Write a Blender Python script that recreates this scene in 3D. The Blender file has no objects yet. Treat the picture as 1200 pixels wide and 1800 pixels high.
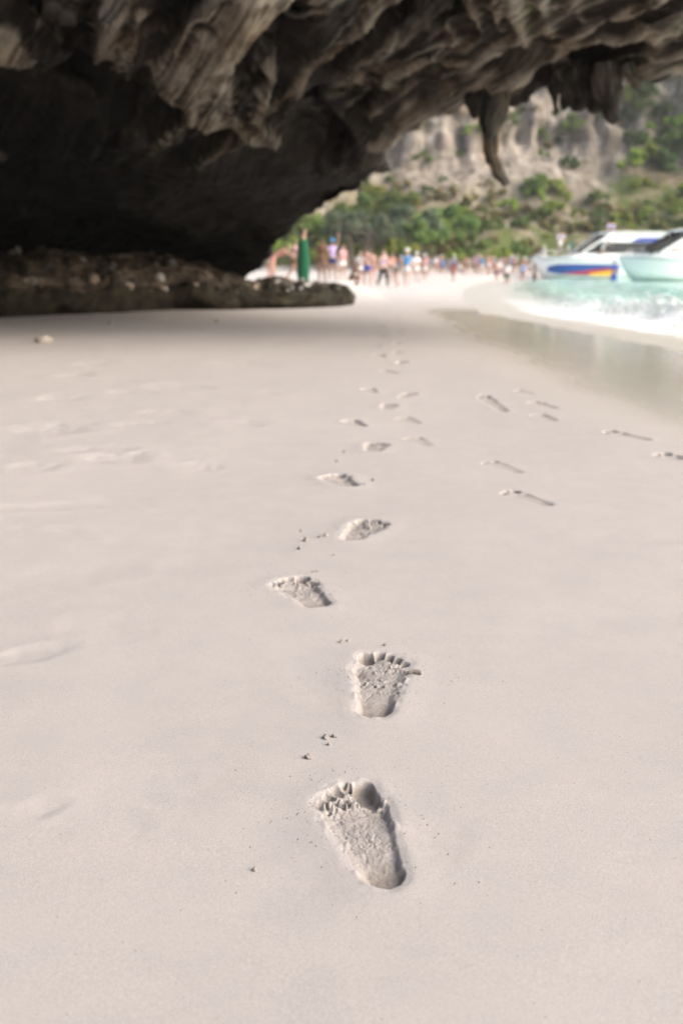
import bpy, bmesh, math, random
import numpy as np
from mathutils import Vector, Matrix

random.seed(7)
RNG = np.random.default_rng(11)
scene = bpy.context.scene
COL = scene.collection

# ------------------------------------------------------------------ camera
CAM_H = 0.80
FPX = 1750.0                       # focal length in photo pixels (35 mm on a 24x36 frame)
HORIZON = 473.0
PITCH = math.atan((900.0 - HORIZON) / FPX)
CT, ST = math.cos(PITCH), math.sin(PITCH)
cam_data = bpy.data.cameras.new("camera")
cam = bpy.data.objects.new("camera", cam_data)
COL.objects.link(cam)
cam.location = (0, 0, CAM_H)
cam.rotation_euler = (math.pi / 2 - PITCH, 0, 0)
cam_data.sensor_fit = 'VERTICAL'
cam_data.sensor_height = 36.0
cam_data.sensor_width = 24.0
cam_data.lens = 35.0
cam_data.clip_start = 0.05
cam_data.clip_end = 2000
cam_data.dof.use_dof = True
cam_data.dof.focus_distance = 1.75
cam_data.dof.aperture_fstop = 3.5
scene.camera = cam

# ------------------------------------------------------------------ world, sun, exposure
SUN_EL, SUN_AZ = math.radians(34), math.radians(112)   # azimuth clockwise from +Y: a hazy sun stands over the sea to the right
world = bpy.data.worlds.new("World")
scene.world = world
world.use_nodes = True
wn = world.node_tree
wn.nodes.clear()
wo = wn.nodes.new('ShaderNodeOutputWorld')
wb = wn.nodes.new('ShaderNodeBackground')
ws = wn.nodes.new('ShaderNodeTexSky')
ws.sky_type = 'NISHITA'
ws.sun_disc = False
ws.sun_elevation = SUN_EL
ws.sun_rotation = SUN_AZ
ws.air_density = 1.0
ws.dust_density = 4.0
ws.ozone_density = 1.0
wb.inputs['Strength'].default_value = 0.15
wn.links.new(ws.outputs[0], wb.inputs[0])
wn.links.new(wb.outputs[0], wo.inputs[0])

sd = bpy.data.lights.new("sun", 'SUN')
sd.energy = 1.5
sd.angle = math.radians(50)
sd.color = (1.0, 0.95, 0.87)
sun = bpy.data.objects.new("sun", sd)
COL.objects.link(sun)
to_sun = Vector((math.sin(SUN_AZ) * math.cos(SUN_EL), math.cos(SUN_AZ) * math.cos(SUN_EL), math.sin(SUN_EL)))
sun.rotation_euler = to_sun.to_track_quat('Z', 'Y').to_euler()
sun.location = to_sun * 120

vs = scene.view_settings
vs.view_transform = 'Standard'
vs.look = 'None'
vs.gamma = 1.0
vs.use_curve_mapping = False
vs.exposure = 1.25
try:
    vs.use_white_balance = True
    vs.white_balance_temperature = 6400
    vs.white_balance_tint = 8
except Exception:
    pass
scene.cycles.max_bounces = 8
scene.cycles.diffuse_bounces = 5
scene.cycles.use_denoising = True
scene.render.film_transparent = False

# ------------------------------------------------------------------ helpers
def ray(px, py):
    xc, yc = (px - 600.0) / FPX, (900.0 - py) / FPX
    return np.array([xc, CT + yc * ST, -ST + yc * CT])

def at_depth(px, py, D):
    d = ray(px, py)
    return np.array([0, 0, CAM_H]) + d * (D / d[1])

def x_of(px, y, z):
    return (px - 600.0) / FPX * (y * CT - (z - CAM_H) * ST)

def project(P):
    P = np.asarray(P, float)
    ax = P[:, 1] * CT - (P[:, 2] - CAM_H) * ST
    up = P[:, 1] * ST + (P[:, 2] - CAM_H) * CT
    ax = np.maximum(ax, 0.3)
    return 600 + FPX * P[:, 0] / ax, 900 - FPX * up / ax

_perm = np.random.default_rng(3).permutation(256)
_perm = np.concatenate([_perm, _perm, _perm])
_grad = np.random.default_rng(4).normal(size=(256, 3))
_grad /= np.linalg.norm(_grad, axis=1)[:, None]

def perlin(P):
    P = np.asarray(P, float)
    i = np.floor(P).astype(int)
    f = P - i
    i &= 255
    u = f * f * f * (f * (f * 6 - 15) + 10)
    out = 0
    for dx in (0, 1):
        wx = u[:, 0] if dx else 1 - u[:, 0]
        a = _perm[i[:, 0] + dx]
        for dy in (0, 1):
            wy = u[:, 1] if dy else 1 - u[:, 1]
            b = _perm[a + i[:, 1] + dy]
            for dz in (0, 1):
                wz = u[:, 2] if dz else 1 - u[:, 2]
                g = _grad[_perm[b + i[:, 2] + dz]]
                d = g[:, 0] * (f[:, 0] - dx) + g[:, 1] * (f[:, 1] - dy) + g[:, 2] * (f[:, 2] - dz)
                out = out + d * wx * wy * wz
    return out * 1.5

def fbm(P, octv=4, gain=0.5):
    P = np.asarray(P, float)
    s, a = 0, 1.0
    for k in range(octv):
        s = s + a * perlin(P * (2.03 ** k) + 17.3 * k)
        a *= gain
    return s

def ridged(P, octv=3, gain=0.5):
    s, a = 0, 1.0
    P = np.asarray(P, float)
    for k in range(octv):
        n = 1 - np.abs(perlin(P * (2.07 ** k) + 9.1 * k)) * 2
        s = s + a * n
        a *= gain
    return s

def sst(a, b, x):
    t = np.clip((x - a) / (b - a), 0, 1)
    return t * t * (3 - 2 * t)

def p2(x, y, z=0.0):
    x = np.asarray(x, float)
    return np.stack([x, np.broadcast_to(y, x.shape), np.full(x.shape, z)], -1)

def mesh_data(name, V, F, smooth=True, mat=None, attrs=None):
    """V (n,3); F array (m,3|4) or list of polygons."""
    me = bpy.data.meshes.new(name)
    V = np.ascontiguousarray(V, np.float32)
    if isinstance(F, np.ndarray):
        k = F.shape[1]
        m = len(F)
        me.vertices.add(len(V))
        me.vertices.foreach_set('co', V.ravel())
        me.loops.add(m * k)
        me.loops.foreach_set('vertex_index', np.ascontiguousarray(F, np.int32).ravel())
        me.polygons.add(m)
        me.polygons.foreach_set('loop_start', np.arange(0, m * k, k, dtype=np.int32))
        me.update(calc_edges=True)
        me.validate()
    else:
        me.from_pydata([tuple(map(float, v)) for v in V], [], [tuple(map(int, f)) for f in F])
        me.update()
    me.polygons.foreach_set('use_smooth', np.full(len(me.polygons), smooth))
    for an, arr in (attrs or {}).items():
        a = me.attributes.new(an, 'FLOAT', 'POINT')
        a.data.foreach_set('value', np.ascontiguousarray(arr, np.float32))
    if mat:
        me.materials.append(mat)
    return me

def obj(name, me, parent=None, loc=None, rot=None, scl=None):
    o = bpy.data.objects.new(name, me)
    COL.objects.link(o)
    if parent is not None:
        o.parent = parent
    if loc is not None:
        o.location = [float(c) for c in loc]
    if rot is not None:
        o.rotation_euler = rot
    if scl is not None:
        o.scale = (scl,) * 3 if np.isscalar(scl) else scl
    return o

def tag(o, label=None, cat=None, group=None, kind=None):
    if label: o['label'] = label
    if cat: o['category'] = cat
    if group: o['group'] = group
    if kind: o['kind'] = kind
    return o

def empty(name, loc=(0, 0, 0), rz=0.0, scl=1.0):
    o = bpy.data.objects.new(name, None)
    COL.objects.link(o)
    o.location = [float(c) for c in loc]
    o.rotation_euler = (0, 0, rz)
    o.scale = (scl,) * 3
    return o

def grid_faces(nr, nc, wrap=False):
    r = np.arange(nr - 1)[:, None]
    c = np.arange(nc if wrap else nc - 1)[None, :]
    c2 = (c + 1) % nc
    return np.stack([r * nc + c, r * nc + c2, (r + 1) * nc + c2, (r + 1) * nc + c], -1).reshape(-1, 4)

def tube(pts, rad, n=8):
    """closed tube along pts; returns V, faces(list)"""
    pts = np.asarray(pts, float)
    rad = np.broadcast_to(np.asarray(rad, float), (len(pts),))
    V, F = [], []
    tang = np.gradient(pts, axis=0)
    ref = np.array([0.31, 0.2, 0.93])
    for p, t, r in zip(pts, tang, rad):
        t = t / (np.linalg.norm(t) + 1e-9)
        a = np.cross(t, ref)
        if np.linalg.norm(a) < .05:
            a = np.cross(t, [1, 0, 0])
        a /= np.linalg.norm(a)
        b = np.cross(t, a)
        for k in range(n):
            th = 2 * math.pi * k / n
            V.append(p + r * (math.cos(th) * a + math.sin(th) * b))
    m = len(pts)
    for i in range(m - 1):
        for k in range(n):
            k2 = (k + 1) % n
            F.append((i * n + k, i * n + k2, (i + 1) * n + k2, (i + 1) * n + k))
    F.append(tuple(range(n))[::-1])
    F.append(tuple((m - 1) * n + k for k in range(n)))
    return np.array(V), F

class MB:
    def __init__(self):
        self.V, self.F, self.n = [], [], 0
    def add(self, V, F):
        V = np.asarray(V, float)
        self.F += [tuple(int(i) + self.n for i in f) for f in F]
        self.V.append(V)
        self.n += len(V)
    def tube(self, pts, rad, n=8):
        self.add(*tube(pts, rad, n))
    def box(self, c, s, rot=None):
        c, s = np.asarray(c, float), np.asarray(s, float) / 2
        V = np.array([[x, y, z] for x in (-1, 1) for y in (-1, 1) for z in (-1, 1)], float) * s
        if rot is not None:
            V = V @ np.array(Matrix.Rotation(rot[1], 3, rot[0])).T
        self.add(V + c, [(0, 1, 3, 2), (4, 6, 7, 5), (0, 4, 5, 1), (2, 3, 7, 6), (0, 2, 6, 4), (1, 5, 7, 3)])
    def data(self, name, mat=None, smooth=False):
        return mesh_data(name, np.concatenate(self.V), self.F, smooth, mat)

def resample(pts, step):
    pts = np.asarray(pts, float)
    d = np.concatenate([[0], np.cumsum(np.linalg.norm(np.diff(pts, axis=0), axis=1))])
    n = max(3, int(d[-1] / step) + 1)
    t = np.linspace(0, d[-1], n)
    return np.stack([np.interp(t, d, pts[:, k]) for k in range(pts.shape[1])], -1)

# ------------------------------------------------------------------ materials
class NT:
    def __init__(self, name):
        self.m = bpy.data.materials.new(name)
        self.m.use_nodes = True
        self.t = self.m.node_tree
        self.t.nodes.clear()
        self.out = self.n('ShaderNodeOutputMaterial')
        self.b = self.n('ShaderNodeBsdfPrincipled')
        self.l(self.b.outputs[0], self.out.inputs[0])
    def n(self, typ, **kw):
        nd = self.t.nodes.new(typ)
        for k, v in kw.items():
            setattr(nd, k, v)
        return nd
    def l(self, a, b):
        self.t.links.new(a, b)
    def val(self, sock, v):
        sock.default_value = v
    def coord(self, scale=(1, 1, 1), kind='Object'):
        tc = self.n('ShaderNodeTexCoord')
        mp = self.n('ShaderNodeMapping')
        mp.inputs['Scale'].default_value = scale
        self.l(tc.outputs[kind], mp.inputs[0])
        return mp.outputs[0]
    def geo(self, scale=(1, 1, 1)):
        g = self.n('ShaderNodeNewGeometry')
        mp = self.n('ShaderNodeMapping')
        mp.inputs['Scale'].default_value = scale
        self.l(g.outputs['Position'], mp.inputs[0])
        return mp.outputs[0]
    def noise(self, vec, scale, detail=4, rough=0.55, dist=0.0):
        nd = self.n('ShaderNodeTexNoise')
        nd.inputs['Scale'].default_value = scale
        nd.inputs['Detail'].default_value = detail
        nd.inputs['Roughness'].default_value = rough
        nd.inputs['Distortion'].default_value = dist
        self.l(vec, nd.inputs['Vector'])
        return nd.outputs['Fac']
    def ramp(self, fac, stops):
        r = self.n('ShaderNodeValToRGB')
        while len(r.color_ramp.elements) > 1:
            r.color_ramp.elements.remove(r.color_ramp.elements[-1])
        for i, (p, c) in enumerate(stops):
            e = r.color_ramp.elements[0] if i == 0 else r.color_ramp.elements.new(p)
            e.position = p
            c = (c, c, c) if np.isscalar(c) else c
            e.color = (*c, 1)
        self.l(fac, r.inputs[0])
        return r.outputs[0]
    def mix(self, fac, a, b, mode='MIX'):
        x = self.n('ShaderNodeMix', data_type='RGBA', blend_type=mode)
        for s, v in ((x.inputs[0], fac), (x.inputs[6], a), (x.inputs[7], b)):
            if hasattr(v, 'links') or hasattr(v, 'is_linked'):
                self.l(v, s)
            else:
                s.default_value = v if np.isscalar(v) else (*v, 1)
        return x.outputs[2]
    def math(self, op, a, b=0.0, c=None):
        x = self.n('ShaderNodeMath', operation=op)
        for s, v in zip(x.inputs, (a, b, c)):
            if v is None: continue
            if hasattr(v, 'is_linked'):
                self.l(v, s)
            else:
                s.default_value = v
        return x.outputs[0]
    def attr(self, name):
        a = self.n('ShaderNodeAttribute')
        a.attribute_name = name
        return a.outputs['Fac']
    def bump(self, h, strength, dist, prev=None):
        b = self.n('ShaderNodeBump')
        b.inputs['Strength'].default_value = strength
        b.inputs['Distance'].default_value = dist
        self.l(h, b.inputs['Height'])
        if prev is not None:
            self.l(prev, b.inputs['Normal'])
        return b.outputs[0]
    def set(self, color=None, rough=None, normal=None, **kw):
        for nm, v in (('Base Color', color), ('Roughness', rough), ('Normal', normal)):
            if v is None: continue
            if hasattr(v, 'is_linked'):
                self.l(v, self.b.inputs[nm])
            else:
                self.b.inputs[nm].default_value = v if np.isscalar(v) else (*v, 1)
        for k, v in kw.items():
            self.b.inputs[k.replace('_', ' ')].default_value = v
        return self.m

def m_sand():
    t = NT('pale_sand')
    g = t.geo()
    big = t.noise(g, 0.9, 4, .6)
    mid = t.noise(g, 9, 4, .6)
    fine = t.noise(g, 420, 2, .7)
    grain = t.noise(g, 1500, 1, .5)
    damp_shade = t.mix(t.ramp(big, [(.3, 0), (.7, 1)]), (.385, .350, .330), (.405, .368, .345))
    sp = t.n('ShaderNodeSeparateXYZ')
    t.l(g, sp.inputs[0])
    sweep = t.noise(t.geo((1, .35, 1)), 1.3, 4, .62, .8)
    damp_shade = t.mix(t.ramp(sweep, [(.36, .0), (.60, .55)]), damp_shade, (.355, .325, .305))
    up = t.ramp(t.math('MULTIPLY_ADD', big, .25, t.math('MULTIPLY', sp.outputs[1], .02)), [(.50, 0), (.85, 1)])   # sand turns paler with distance up the beach
    c = t.mix(up, damp_shade, (.66, .60, .54))
    c = t.mix(t.ramp(mid, [(.35, 0), (.65, 1)]), c, t.mix(0.5, c, (.44, .385, .345)))
    c = t.mix(t.ramp(fine, [(.28, .55), (.52, 0)]), c, (.31, .265, .235))
    c = t.mix(t.ramp(t.noise(g, 380, 2, .6), [(.42, 0), (.7, .35)]), c, (.53, .485, .455))
    c = t.mix(t.ramp(grain, [(.31, .7), (.40, 0)]), c, (.20, .17, .15))
    # scattered darker grains and shell bits
    v = t.n('ShaderNodeTexVoronoi')
    v.inputs['Scale'].default_value = 34
    t.l(g, v.inputs['Vector'])
    c = t.mix(t.ramp(v.outputs['Distance'], [(.030, .8), (.055, 0)]), c, (.17, .12, .09))
    # freshly turned, moister sand inside the prints, darkened to add pit shade
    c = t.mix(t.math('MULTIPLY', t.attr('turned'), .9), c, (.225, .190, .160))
    wet = t.attr('wet')
    c = t.mix(wet, c, (.42, .372, .318))
    r = t.ramp(wet, [(0, .95), (.35, .7), (.75, .18), (1, .07)])
    h = t.mix(0.5, t.noise(g, 260, 3, .7), grain)
    dry = t.math('SUBTRACT', 1.0, wet)
    b = t.n('ShaderNodeBump')
    b.inputs['Distance'].default_value = .0022
    t.l(t.math('MULTIPLY', dry, .55), b.inputs['Strength'])
    t.l(h, b.inputs['Height'])
    rip = t.noise(t.geo((1, 2.2, 1)), 9, 3, .5, .6)
    b2 = t.n('ShaderNodeBump')
    b2.inputs['Distance'].default_value = .010
    t.l(t.math('MULTIPLY', wet, .16), b2.inputs['Strength'])
    t.l(rip, b2.inputs['Height'])
    t.l(b.outputs[0], b2.inputs['Normal'])
    t.set(c, r, b2.outputs[0])
    t.l(t.math('MULTIPLY_ADD', t.math('POWER', wet, 2.0), .30, .08), t.b.inputs['Specular IOR Level'])
    return t.m

def m_rock():
    t = NT('cave_limestone')
    g = t.coord()
    n1 = t.noise(g, .8, 5, .6, .4)
    n2 = t.noise(g, 5, 5, .65, .3)
    drip = t.attr('drip')
    damp_shade = t.attr('damp_shade')
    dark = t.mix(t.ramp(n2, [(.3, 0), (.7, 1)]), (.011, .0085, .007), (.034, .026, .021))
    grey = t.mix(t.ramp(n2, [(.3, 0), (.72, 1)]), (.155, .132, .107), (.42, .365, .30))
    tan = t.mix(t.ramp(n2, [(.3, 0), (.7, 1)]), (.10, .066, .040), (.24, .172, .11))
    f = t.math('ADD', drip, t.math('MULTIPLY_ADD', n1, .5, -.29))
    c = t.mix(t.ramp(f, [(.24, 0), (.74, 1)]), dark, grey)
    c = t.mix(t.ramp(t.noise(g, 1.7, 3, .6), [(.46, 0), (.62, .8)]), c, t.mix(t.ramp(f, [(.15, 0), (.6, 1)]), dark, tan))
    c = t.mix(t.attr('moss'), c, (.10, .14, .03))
    c = t.mix(t.math('MULTIPLY', damp_shade, .97), c, (.0095, .0075, .0065))  # near-black shade of the undercut and hollows, painted into the rock colour
    # fine streaks follow the folds of the dripstone
    cb = t.n('ShaderNodeCombineXYZ')
    t.l(t.math('MULTIPLY', t.attr('fold'), 9.0), cb.inputs[0])
    t.l(t.math('MULTIPLY', t.attr('along'), 1.1), cb.inputs[1])
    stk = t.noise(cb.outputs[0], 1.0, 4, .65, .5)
    keep = t.math('SUBTRACT', 1.0, damp_shade)
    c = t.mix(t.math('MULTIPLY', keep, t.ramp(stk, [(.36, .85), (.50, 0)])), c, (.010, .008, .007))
    c = t.mix(t.math('MULTIPLY', keep, t.math('MULTIPLY', t.ramp(f, [(.1, .08), (.7, .8)]), t.ramp(stk, [(.52, 0), (.68, 1)]))), c, (.40, .36, .31))
    nb = t.noise(g, 14, 5, .65, .5)
    nrm = t.bump(t.noise(g, 3.5, 4, .6, .6), .5, .12)
    nrm = t.bump(nb, .55, .03, nrm)
    nrm = t.bump(stk, .7, .10, nrm)
    return t.set(c, .85, nrm, Specular_IOR_Level=.25)

def m_ledge():
    t = NT('conglomerate_rock')
    g = t.coord()
    n = t.noise(g, 4.5, 5, .65, .4)
    lay = t.noise(t.coord((.6, .6, 5)), 3.0, 4, .6, .3)
    c = t.ramp(t.mix(.5, n, lay), [(.34, (.014, .011, .009)), (.47, (.050, .037, .027)), (.58, (.125, .092, .068)), (.70, (.27, .22, .18))])
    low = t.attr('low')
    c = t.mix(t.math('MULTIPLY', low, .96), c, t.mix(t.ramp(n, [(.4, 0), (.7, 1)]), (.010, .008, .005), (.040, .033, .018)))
    nrm = t.bump(t.noise(g, 11, 5, .65), .7, .05)
    return t.set(c, .88, nrm, Specular_IOR_Level=.2)

def m_stone(name, col, var=.25):
    t = NT(name)
    n = t.noise(t.coord(), 6, 4, .6)
    c = t.mix(t.ramp(n, [(.3, 0), (.7, 1)]), tuple(x * (1 - var) for x in col), tuple(min(.9, x * (1 + var)) for x in col))
    return t.set(c, .85, t.bump(t.noise(t.coord(), 22, 3), .4, .02))

def m_cliff():
    t = NT('far_limestone_cliff')
    g = t.geo((1, 1, .16))
    g2 = t.geo()
    n = t.noise(g, .22, 5, .6, .5)
    st = t.noise(g, .85, 4, .6, .3)
    c = t.ramp(n, [(.28, (.11, .09, .078)), (.42, (.21, .172, .145)), (.55, (.32, .27, .228)), (.7, (.48, .41, .345))])
    c = t.mix(t.ramp(st, [(.36, .85), (.50, 0)]), c, (.075, .062, .055))
    c = t.mix(t.ramp(st, [(.55, 0), (.70, .8)]), c, (.54, .47, .40))
    lay = t.noise(t.geo((.08, .08, 1)), .55, 4, .6, .2)
    c = t.mix(t.ramp(lay, [(.38, .6), (.46, 0)]), c, (.10, .075, .055))
    och = t.noise(t.geo((1, 1, .4)), .11, 3, .6)
    c = t.mix(t.ramp(och, [(.52, 0), (.62, .6)]), c, (.31, .205, .105))
    c = t.mix(t.math('MULTIPLY', t.attr('scrub'), t.ramp(t.noise(g2, .5, 5, .7), [(.35, .25), (.6, .9)])), c, t.mix(t.noise(g2, 1.3, 3), (.13, .10, .055), (.27, .235, .125)))
    gn = t.noise(g2, .16, 5, .7, .3)
    veg = t.math('ADD', t.attr('veg'), t.math('MULTIPLY_ADD', gn, 1.8, -.9))
    gc = t.mix(t.noise(g2, 1.1, 4, .7), (.035, .065, .014), (.16, .19, .05))
    c = t.mix(t.ramp(veg, [(.35, 0), (.55, .9)]), c, gc)
    return t.set(c, .95, t.bump(t.noise(g, 1.6, 5, .7), .8, .6), Specular_IOR_Level=.1)

def m_leaf(name, a, b):
    t = NT(name)
    oi = t.n('ShaderNodeObjectInfo')
    n = t.noise(t.coord(), 1.3, 3, .6)
    c = t.mix(t.ramp(n, [(.3, 0), (.7, 1)]), a, b)
    hs = t.n('ShaderNodeHueSaturation')
    t.l(c, hs.inputs['Color'])
    t.l(t.math('MULTIPLY_ADD', oi.outputs['Random'], .5, .75), hs.inputs['Value'])
    t.l(t.math('MULTIPLY_ADD', oi.outputs['Random'], .04, .48), hs.inputs['Hue'])
    tr = t.n('ShaderNodeBsdfTranslucent')
    t.l(hs.outputs[0], tr.inputs[0])
    t.set(None, .6, None, Specular_IOR_Level=.3)
    t.l(hs.outputs[0], t.b.inputs['Base Color'])
    mx = t.n('ShaderNodeMixShader')
    mx.inputs[0].default_value = .42
    t.l(t.b.outputs[0], mx.inputs[1])
    t.l(tr.outputs[0], mx.inputs[2])
    t.l(mx.outputs[0], t.out.inputs[0])
    return t.m

def m_plain(name, col, rough=.6, var=.12, scale=8, spec=.4, metal=0.0):
    t = NT(name)
    n = t.noise(t.coord(), scale, 3, .6)
    c = t.mix(t.ramp(n, [(.3, 0), (.7, 1)]), tuple(x * (1 - var) for x in col), tuple(min(.92, x * (1 + var)) for x in col))
    return t.set(c, rough, None, Specular_IOR_Level=spec, Metallic=metal)

def m_sea():
    t = NT('turquoise_sea')
    g = t.geo()
    foam = t.attr('foam')
    fn = t.noise(g, 3.2, 5, .7, .5)
    f = t.math('ADD', foam, t.math('MULTIPLY_ADD', fn, 1.3, -.65))
    f = t.ramp(f, [(.25, 0), (.85, 1)])
    deep = t.attr('deep')
    n = t.noise(g, .35, 3, .5)
    c = t.mix(t.ramp(deep, [(0, 0), (1, 1)]), (.50, .46, .395), t.mix(t.ramp(n, [(.35, 0), (.65, 1)]), (.36, .60, .51), (.46, .68, .59)))
    c = t.mix(f, c, (.80, .80, .78))
    r = t.mix(f, t.mix(t.ramp(deep, [(0, 0), (.5, 1)]), (.45,) * 3, (.12,) * 3), (.85,) * 3)
    nrm = t.bump(t.noise(t.geo((1, 1.5, 1)), 2.2, 4, .6, .4), .45, .12)
    t.set(c, None, nrm, IOR=1.33)
    t.l(r, t.b.inputs['Roughness'])
    return t.m

def m_foam():
    t = NT('sea_foam')
    n = t.noise(t.geo(), 5, 5, .7)
    c = t.mix(t.ramp(n, [(.35, 0), (.6, 1)]), (.74, .77, .75), (.84, .84, .83))
    t.set(c, .9)
    tr = t.n('ShaderNodeBsdfTranslucent')
    t.l(c, tr.inputs[0])
    mx = t.n('ShaderNodeMixShader')
    mx.inputs[0].default_value = .45
    t.l(t.b.outputs[0], mx.inputs[1])
    t.l(tr.outputs[0], mx.inputs[2])
    t.l(mx.outputs[0], t.out.inputs[0])
    return t.m

M = {}
M['sand'] = m_sand()
M['rock'] = m_rock()
M['ledge'] = m_ledge()
M['cliff'] = m_cliff()
M['sea'] = m_sea()
M['foam'] = m_foam()
M['stones'] = [m_stone('pale_stone', (.40, .37, .345)), m_stone('tan_stone', (.27, .20, .15)), m_stone('grey_stone', (.17, .155, .145)),
               m_stone('dark_stone', (.06, .05, .042))]
M['leaf_mid'] = m_leaf('mid_leaves', (.10, .155, .035), (.19, .245, .07))
M['leaf_lime'] = m_leaf('lime_leaves', (.19, .26, .04), (.33, .38, .085))
M['leaf_grey'] = m_leaf('greyish_leaves', (.11, .145, .08), (.19, .225, .14))
M['leaf_dark'] = m_leaf('dark_leaves', (.06, .095, .026), (.115, .16, .05))
M['leaf_olive'] = m_leaf('olive_leaves', (.17, .15, .05), (.29, .245, .10))
M['bark'] = m_plain('tree_bark', (.17, .135, .10), .9, .3, 5)

# ------------------------------------------------------------------ ground shape
_Y = [-40, 3, 4.4, 5.2, 6.1, 7.1, 9.3, 11.9, 16, 21, 30, 45, 70, 92, 110, 160, 400]
WET_X = [2.3, 1.75, 1.50, 1.33, 1.24, 1.14, 1.15, 1.05, 1.10, 1.12, 2.1, 4.3, 8.5, 14.5, 30, 90, 330]
SEA_X = [6.5, 5.6, 5.3, 5.2, 5.1, 5.0, 4.9, 4.75, 4.35, 3.9, 4.6, 6.4, 11, 17.5, 34, 95, 340]
SEA_Z = -0.10

def wet_x(y): return np.interp(y, _Y, WET_X)
def sea_x(y): return np.interp(y, _Y, SEA_X)

DENTS = []     # soft, half washed-out marks: x, y, rx, ry, rot, depth

def ground(x, y):
    """smooth beach height"""
    x, y = np.asarray(x, float), np.asarray(y, float)
    sx = sea_x(y)
    w0 = np.minimum(wet_x(y) - .5, sx - 2)
    z = SEA_Z * sst(0, 1, (x - w0) / (sx - w0)) * 1.0
    z = z - np.clip((x - sx) * .075, 0, 2.2)
    dry = 1 - sst(-.6, .3, x - wet_x(y))
    z = z + dry * (.34 * sst(60, 100, y) + .9 * sst(104, 135, y))
    z = z + dry * .33 * sst(23, 30, y) * (1 - sst(-.3, 1.4, x)) * (1 - sst(60, 100, y))
    # ripples and low swells of the dry sand
    P = np.stack([x, y, np.zeros_like(x)], -1).reshape(-1, 3)
    und = (perlin(P * .55 + 3.1) * .016 + perlin(P * 1.7) * .0045 + perlin(P * np.array([4.1, 4.1, 1])) * .0016).reshape(x.shape)
    z = z + und * dry * sst(.3, .9, y) * np.minimum(1, 10 / np.maximum(y, 5))
    z = z + (perlin(P * np.array([.35, .35, 1]) + 8).reshape(x.shape)) * .05 * dry * sst(22, 40, y)
    for (cx, cy, rx, ry, rot, dep) in DENTS:
        m = (np.abs(x - cx) < .6 + 2 * rx) & (np.abs(y - cy) < .6 + 2 * ry)
        if not m.any(): continue
        dx, dy = x[m] - cx, y[m] - cy
        c, s = math.cos(rot), math.sin(rot)
        u, v = (dx * c + dy * s) / rx, (-dx * s + dy * c) / ry
        wp = P.reshape(x.shape + (3,))[m] * np.array([7, 7, 0]) / max(rx * 8, .6)
        u = u + .55 * fbm(wp + 2.2, 3); v = v + .55 * fbm(wp + 7.7, 3)
        q = u * u + v * v
        zz = z[m] - .38 * dep * (1 + .5 * perlin(wp * 3.3)) * np.exp(-q * .9) + .15 * dep * np.exp(-((np.sqrt(q) - 1.5) / .5) ** 2)
        z[m] = zz
    return z

def gz(x, y):
    return float(ground(np.array([float(x)]), np.array([float(y)]))[0])

def on_sand(px, py):
    """point of the beach seen at a photo pixel"""
    d = ray(px, py)
    z = 0.0
    for _ in range(6):
        t = (z - CAM_H) / d[2]
        p = np.array([0, 0, CAM_H]) + d * t
        z = gz(p[0], p[1])
    return p

for (px, py, rx, ry, rot, dep) in [(70, 1418, .035, .022, .3, .007), (45, 1150, .085, .030, .6, .009), (200, 1100, .10, .05, -.3, .006),
                                   (75, 890, .20, .045, .25, .012), (90, 935, .11, .05, -.3, .010), (205, 805, .17, .07, -.3, .012),
                                   (90, 755, .22, .10, .2, .013), (220, 880, .16, .05, -.5, .008), (300, 725, .2, .06, -.5, .009),
                                   (130, 660, .2, .12, .2, .015), (165, 640, .2, .1, .1, .013), (50, 632, .35, .08, 0, .012),
                                   (320, 680, .3, .1, -.4, .012), (420, 640, .3, .14, .2, .011), (1110, 945, .16, .05, -.3, .008),
                                   (1050, 1080, .2, .08, 0, .006), (300, 1000, .2, .09, .4, .005), (380, 950, .2, .07, -.4, .005),
                                   (270, 1380, .12, .07, .2, .004), (760, 1480, .05, .03, .4, .004), (520, 1570, .07, .04, .8, .003),
                                   (560, 1185, .06, .10, .2, .003), (110, 1010, .2, .08, .6, .006), (190, 1500, .09, .05, -.4, .003), (250, 745, .16, .05, .3, .009), (150, 790, .2, .05, .2, .009), (60, 820, .12, .05, -.2, .009),
                                   (350, 820, .12, .05, -.5, .006), (430, 745, .16, .07, -.3, .007), (110, 700, .18, .09, .4, .012), (230, 690, .2, .06, 0, .010),
                                   (330, 615, .25, .1, .2, .010), (220, 610, .2, .1, .2, .010), (480, 690, .14, .08, -.4, .007)]:
    p = on_sand(px, py)
    DENTS.append((p[0], p[1], rx * (.75 if py < 860 else 1), ry * (1.7 if py < 860 else 1.25), rot, dep * (1.9 if py < 860 else .85)))

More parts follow.
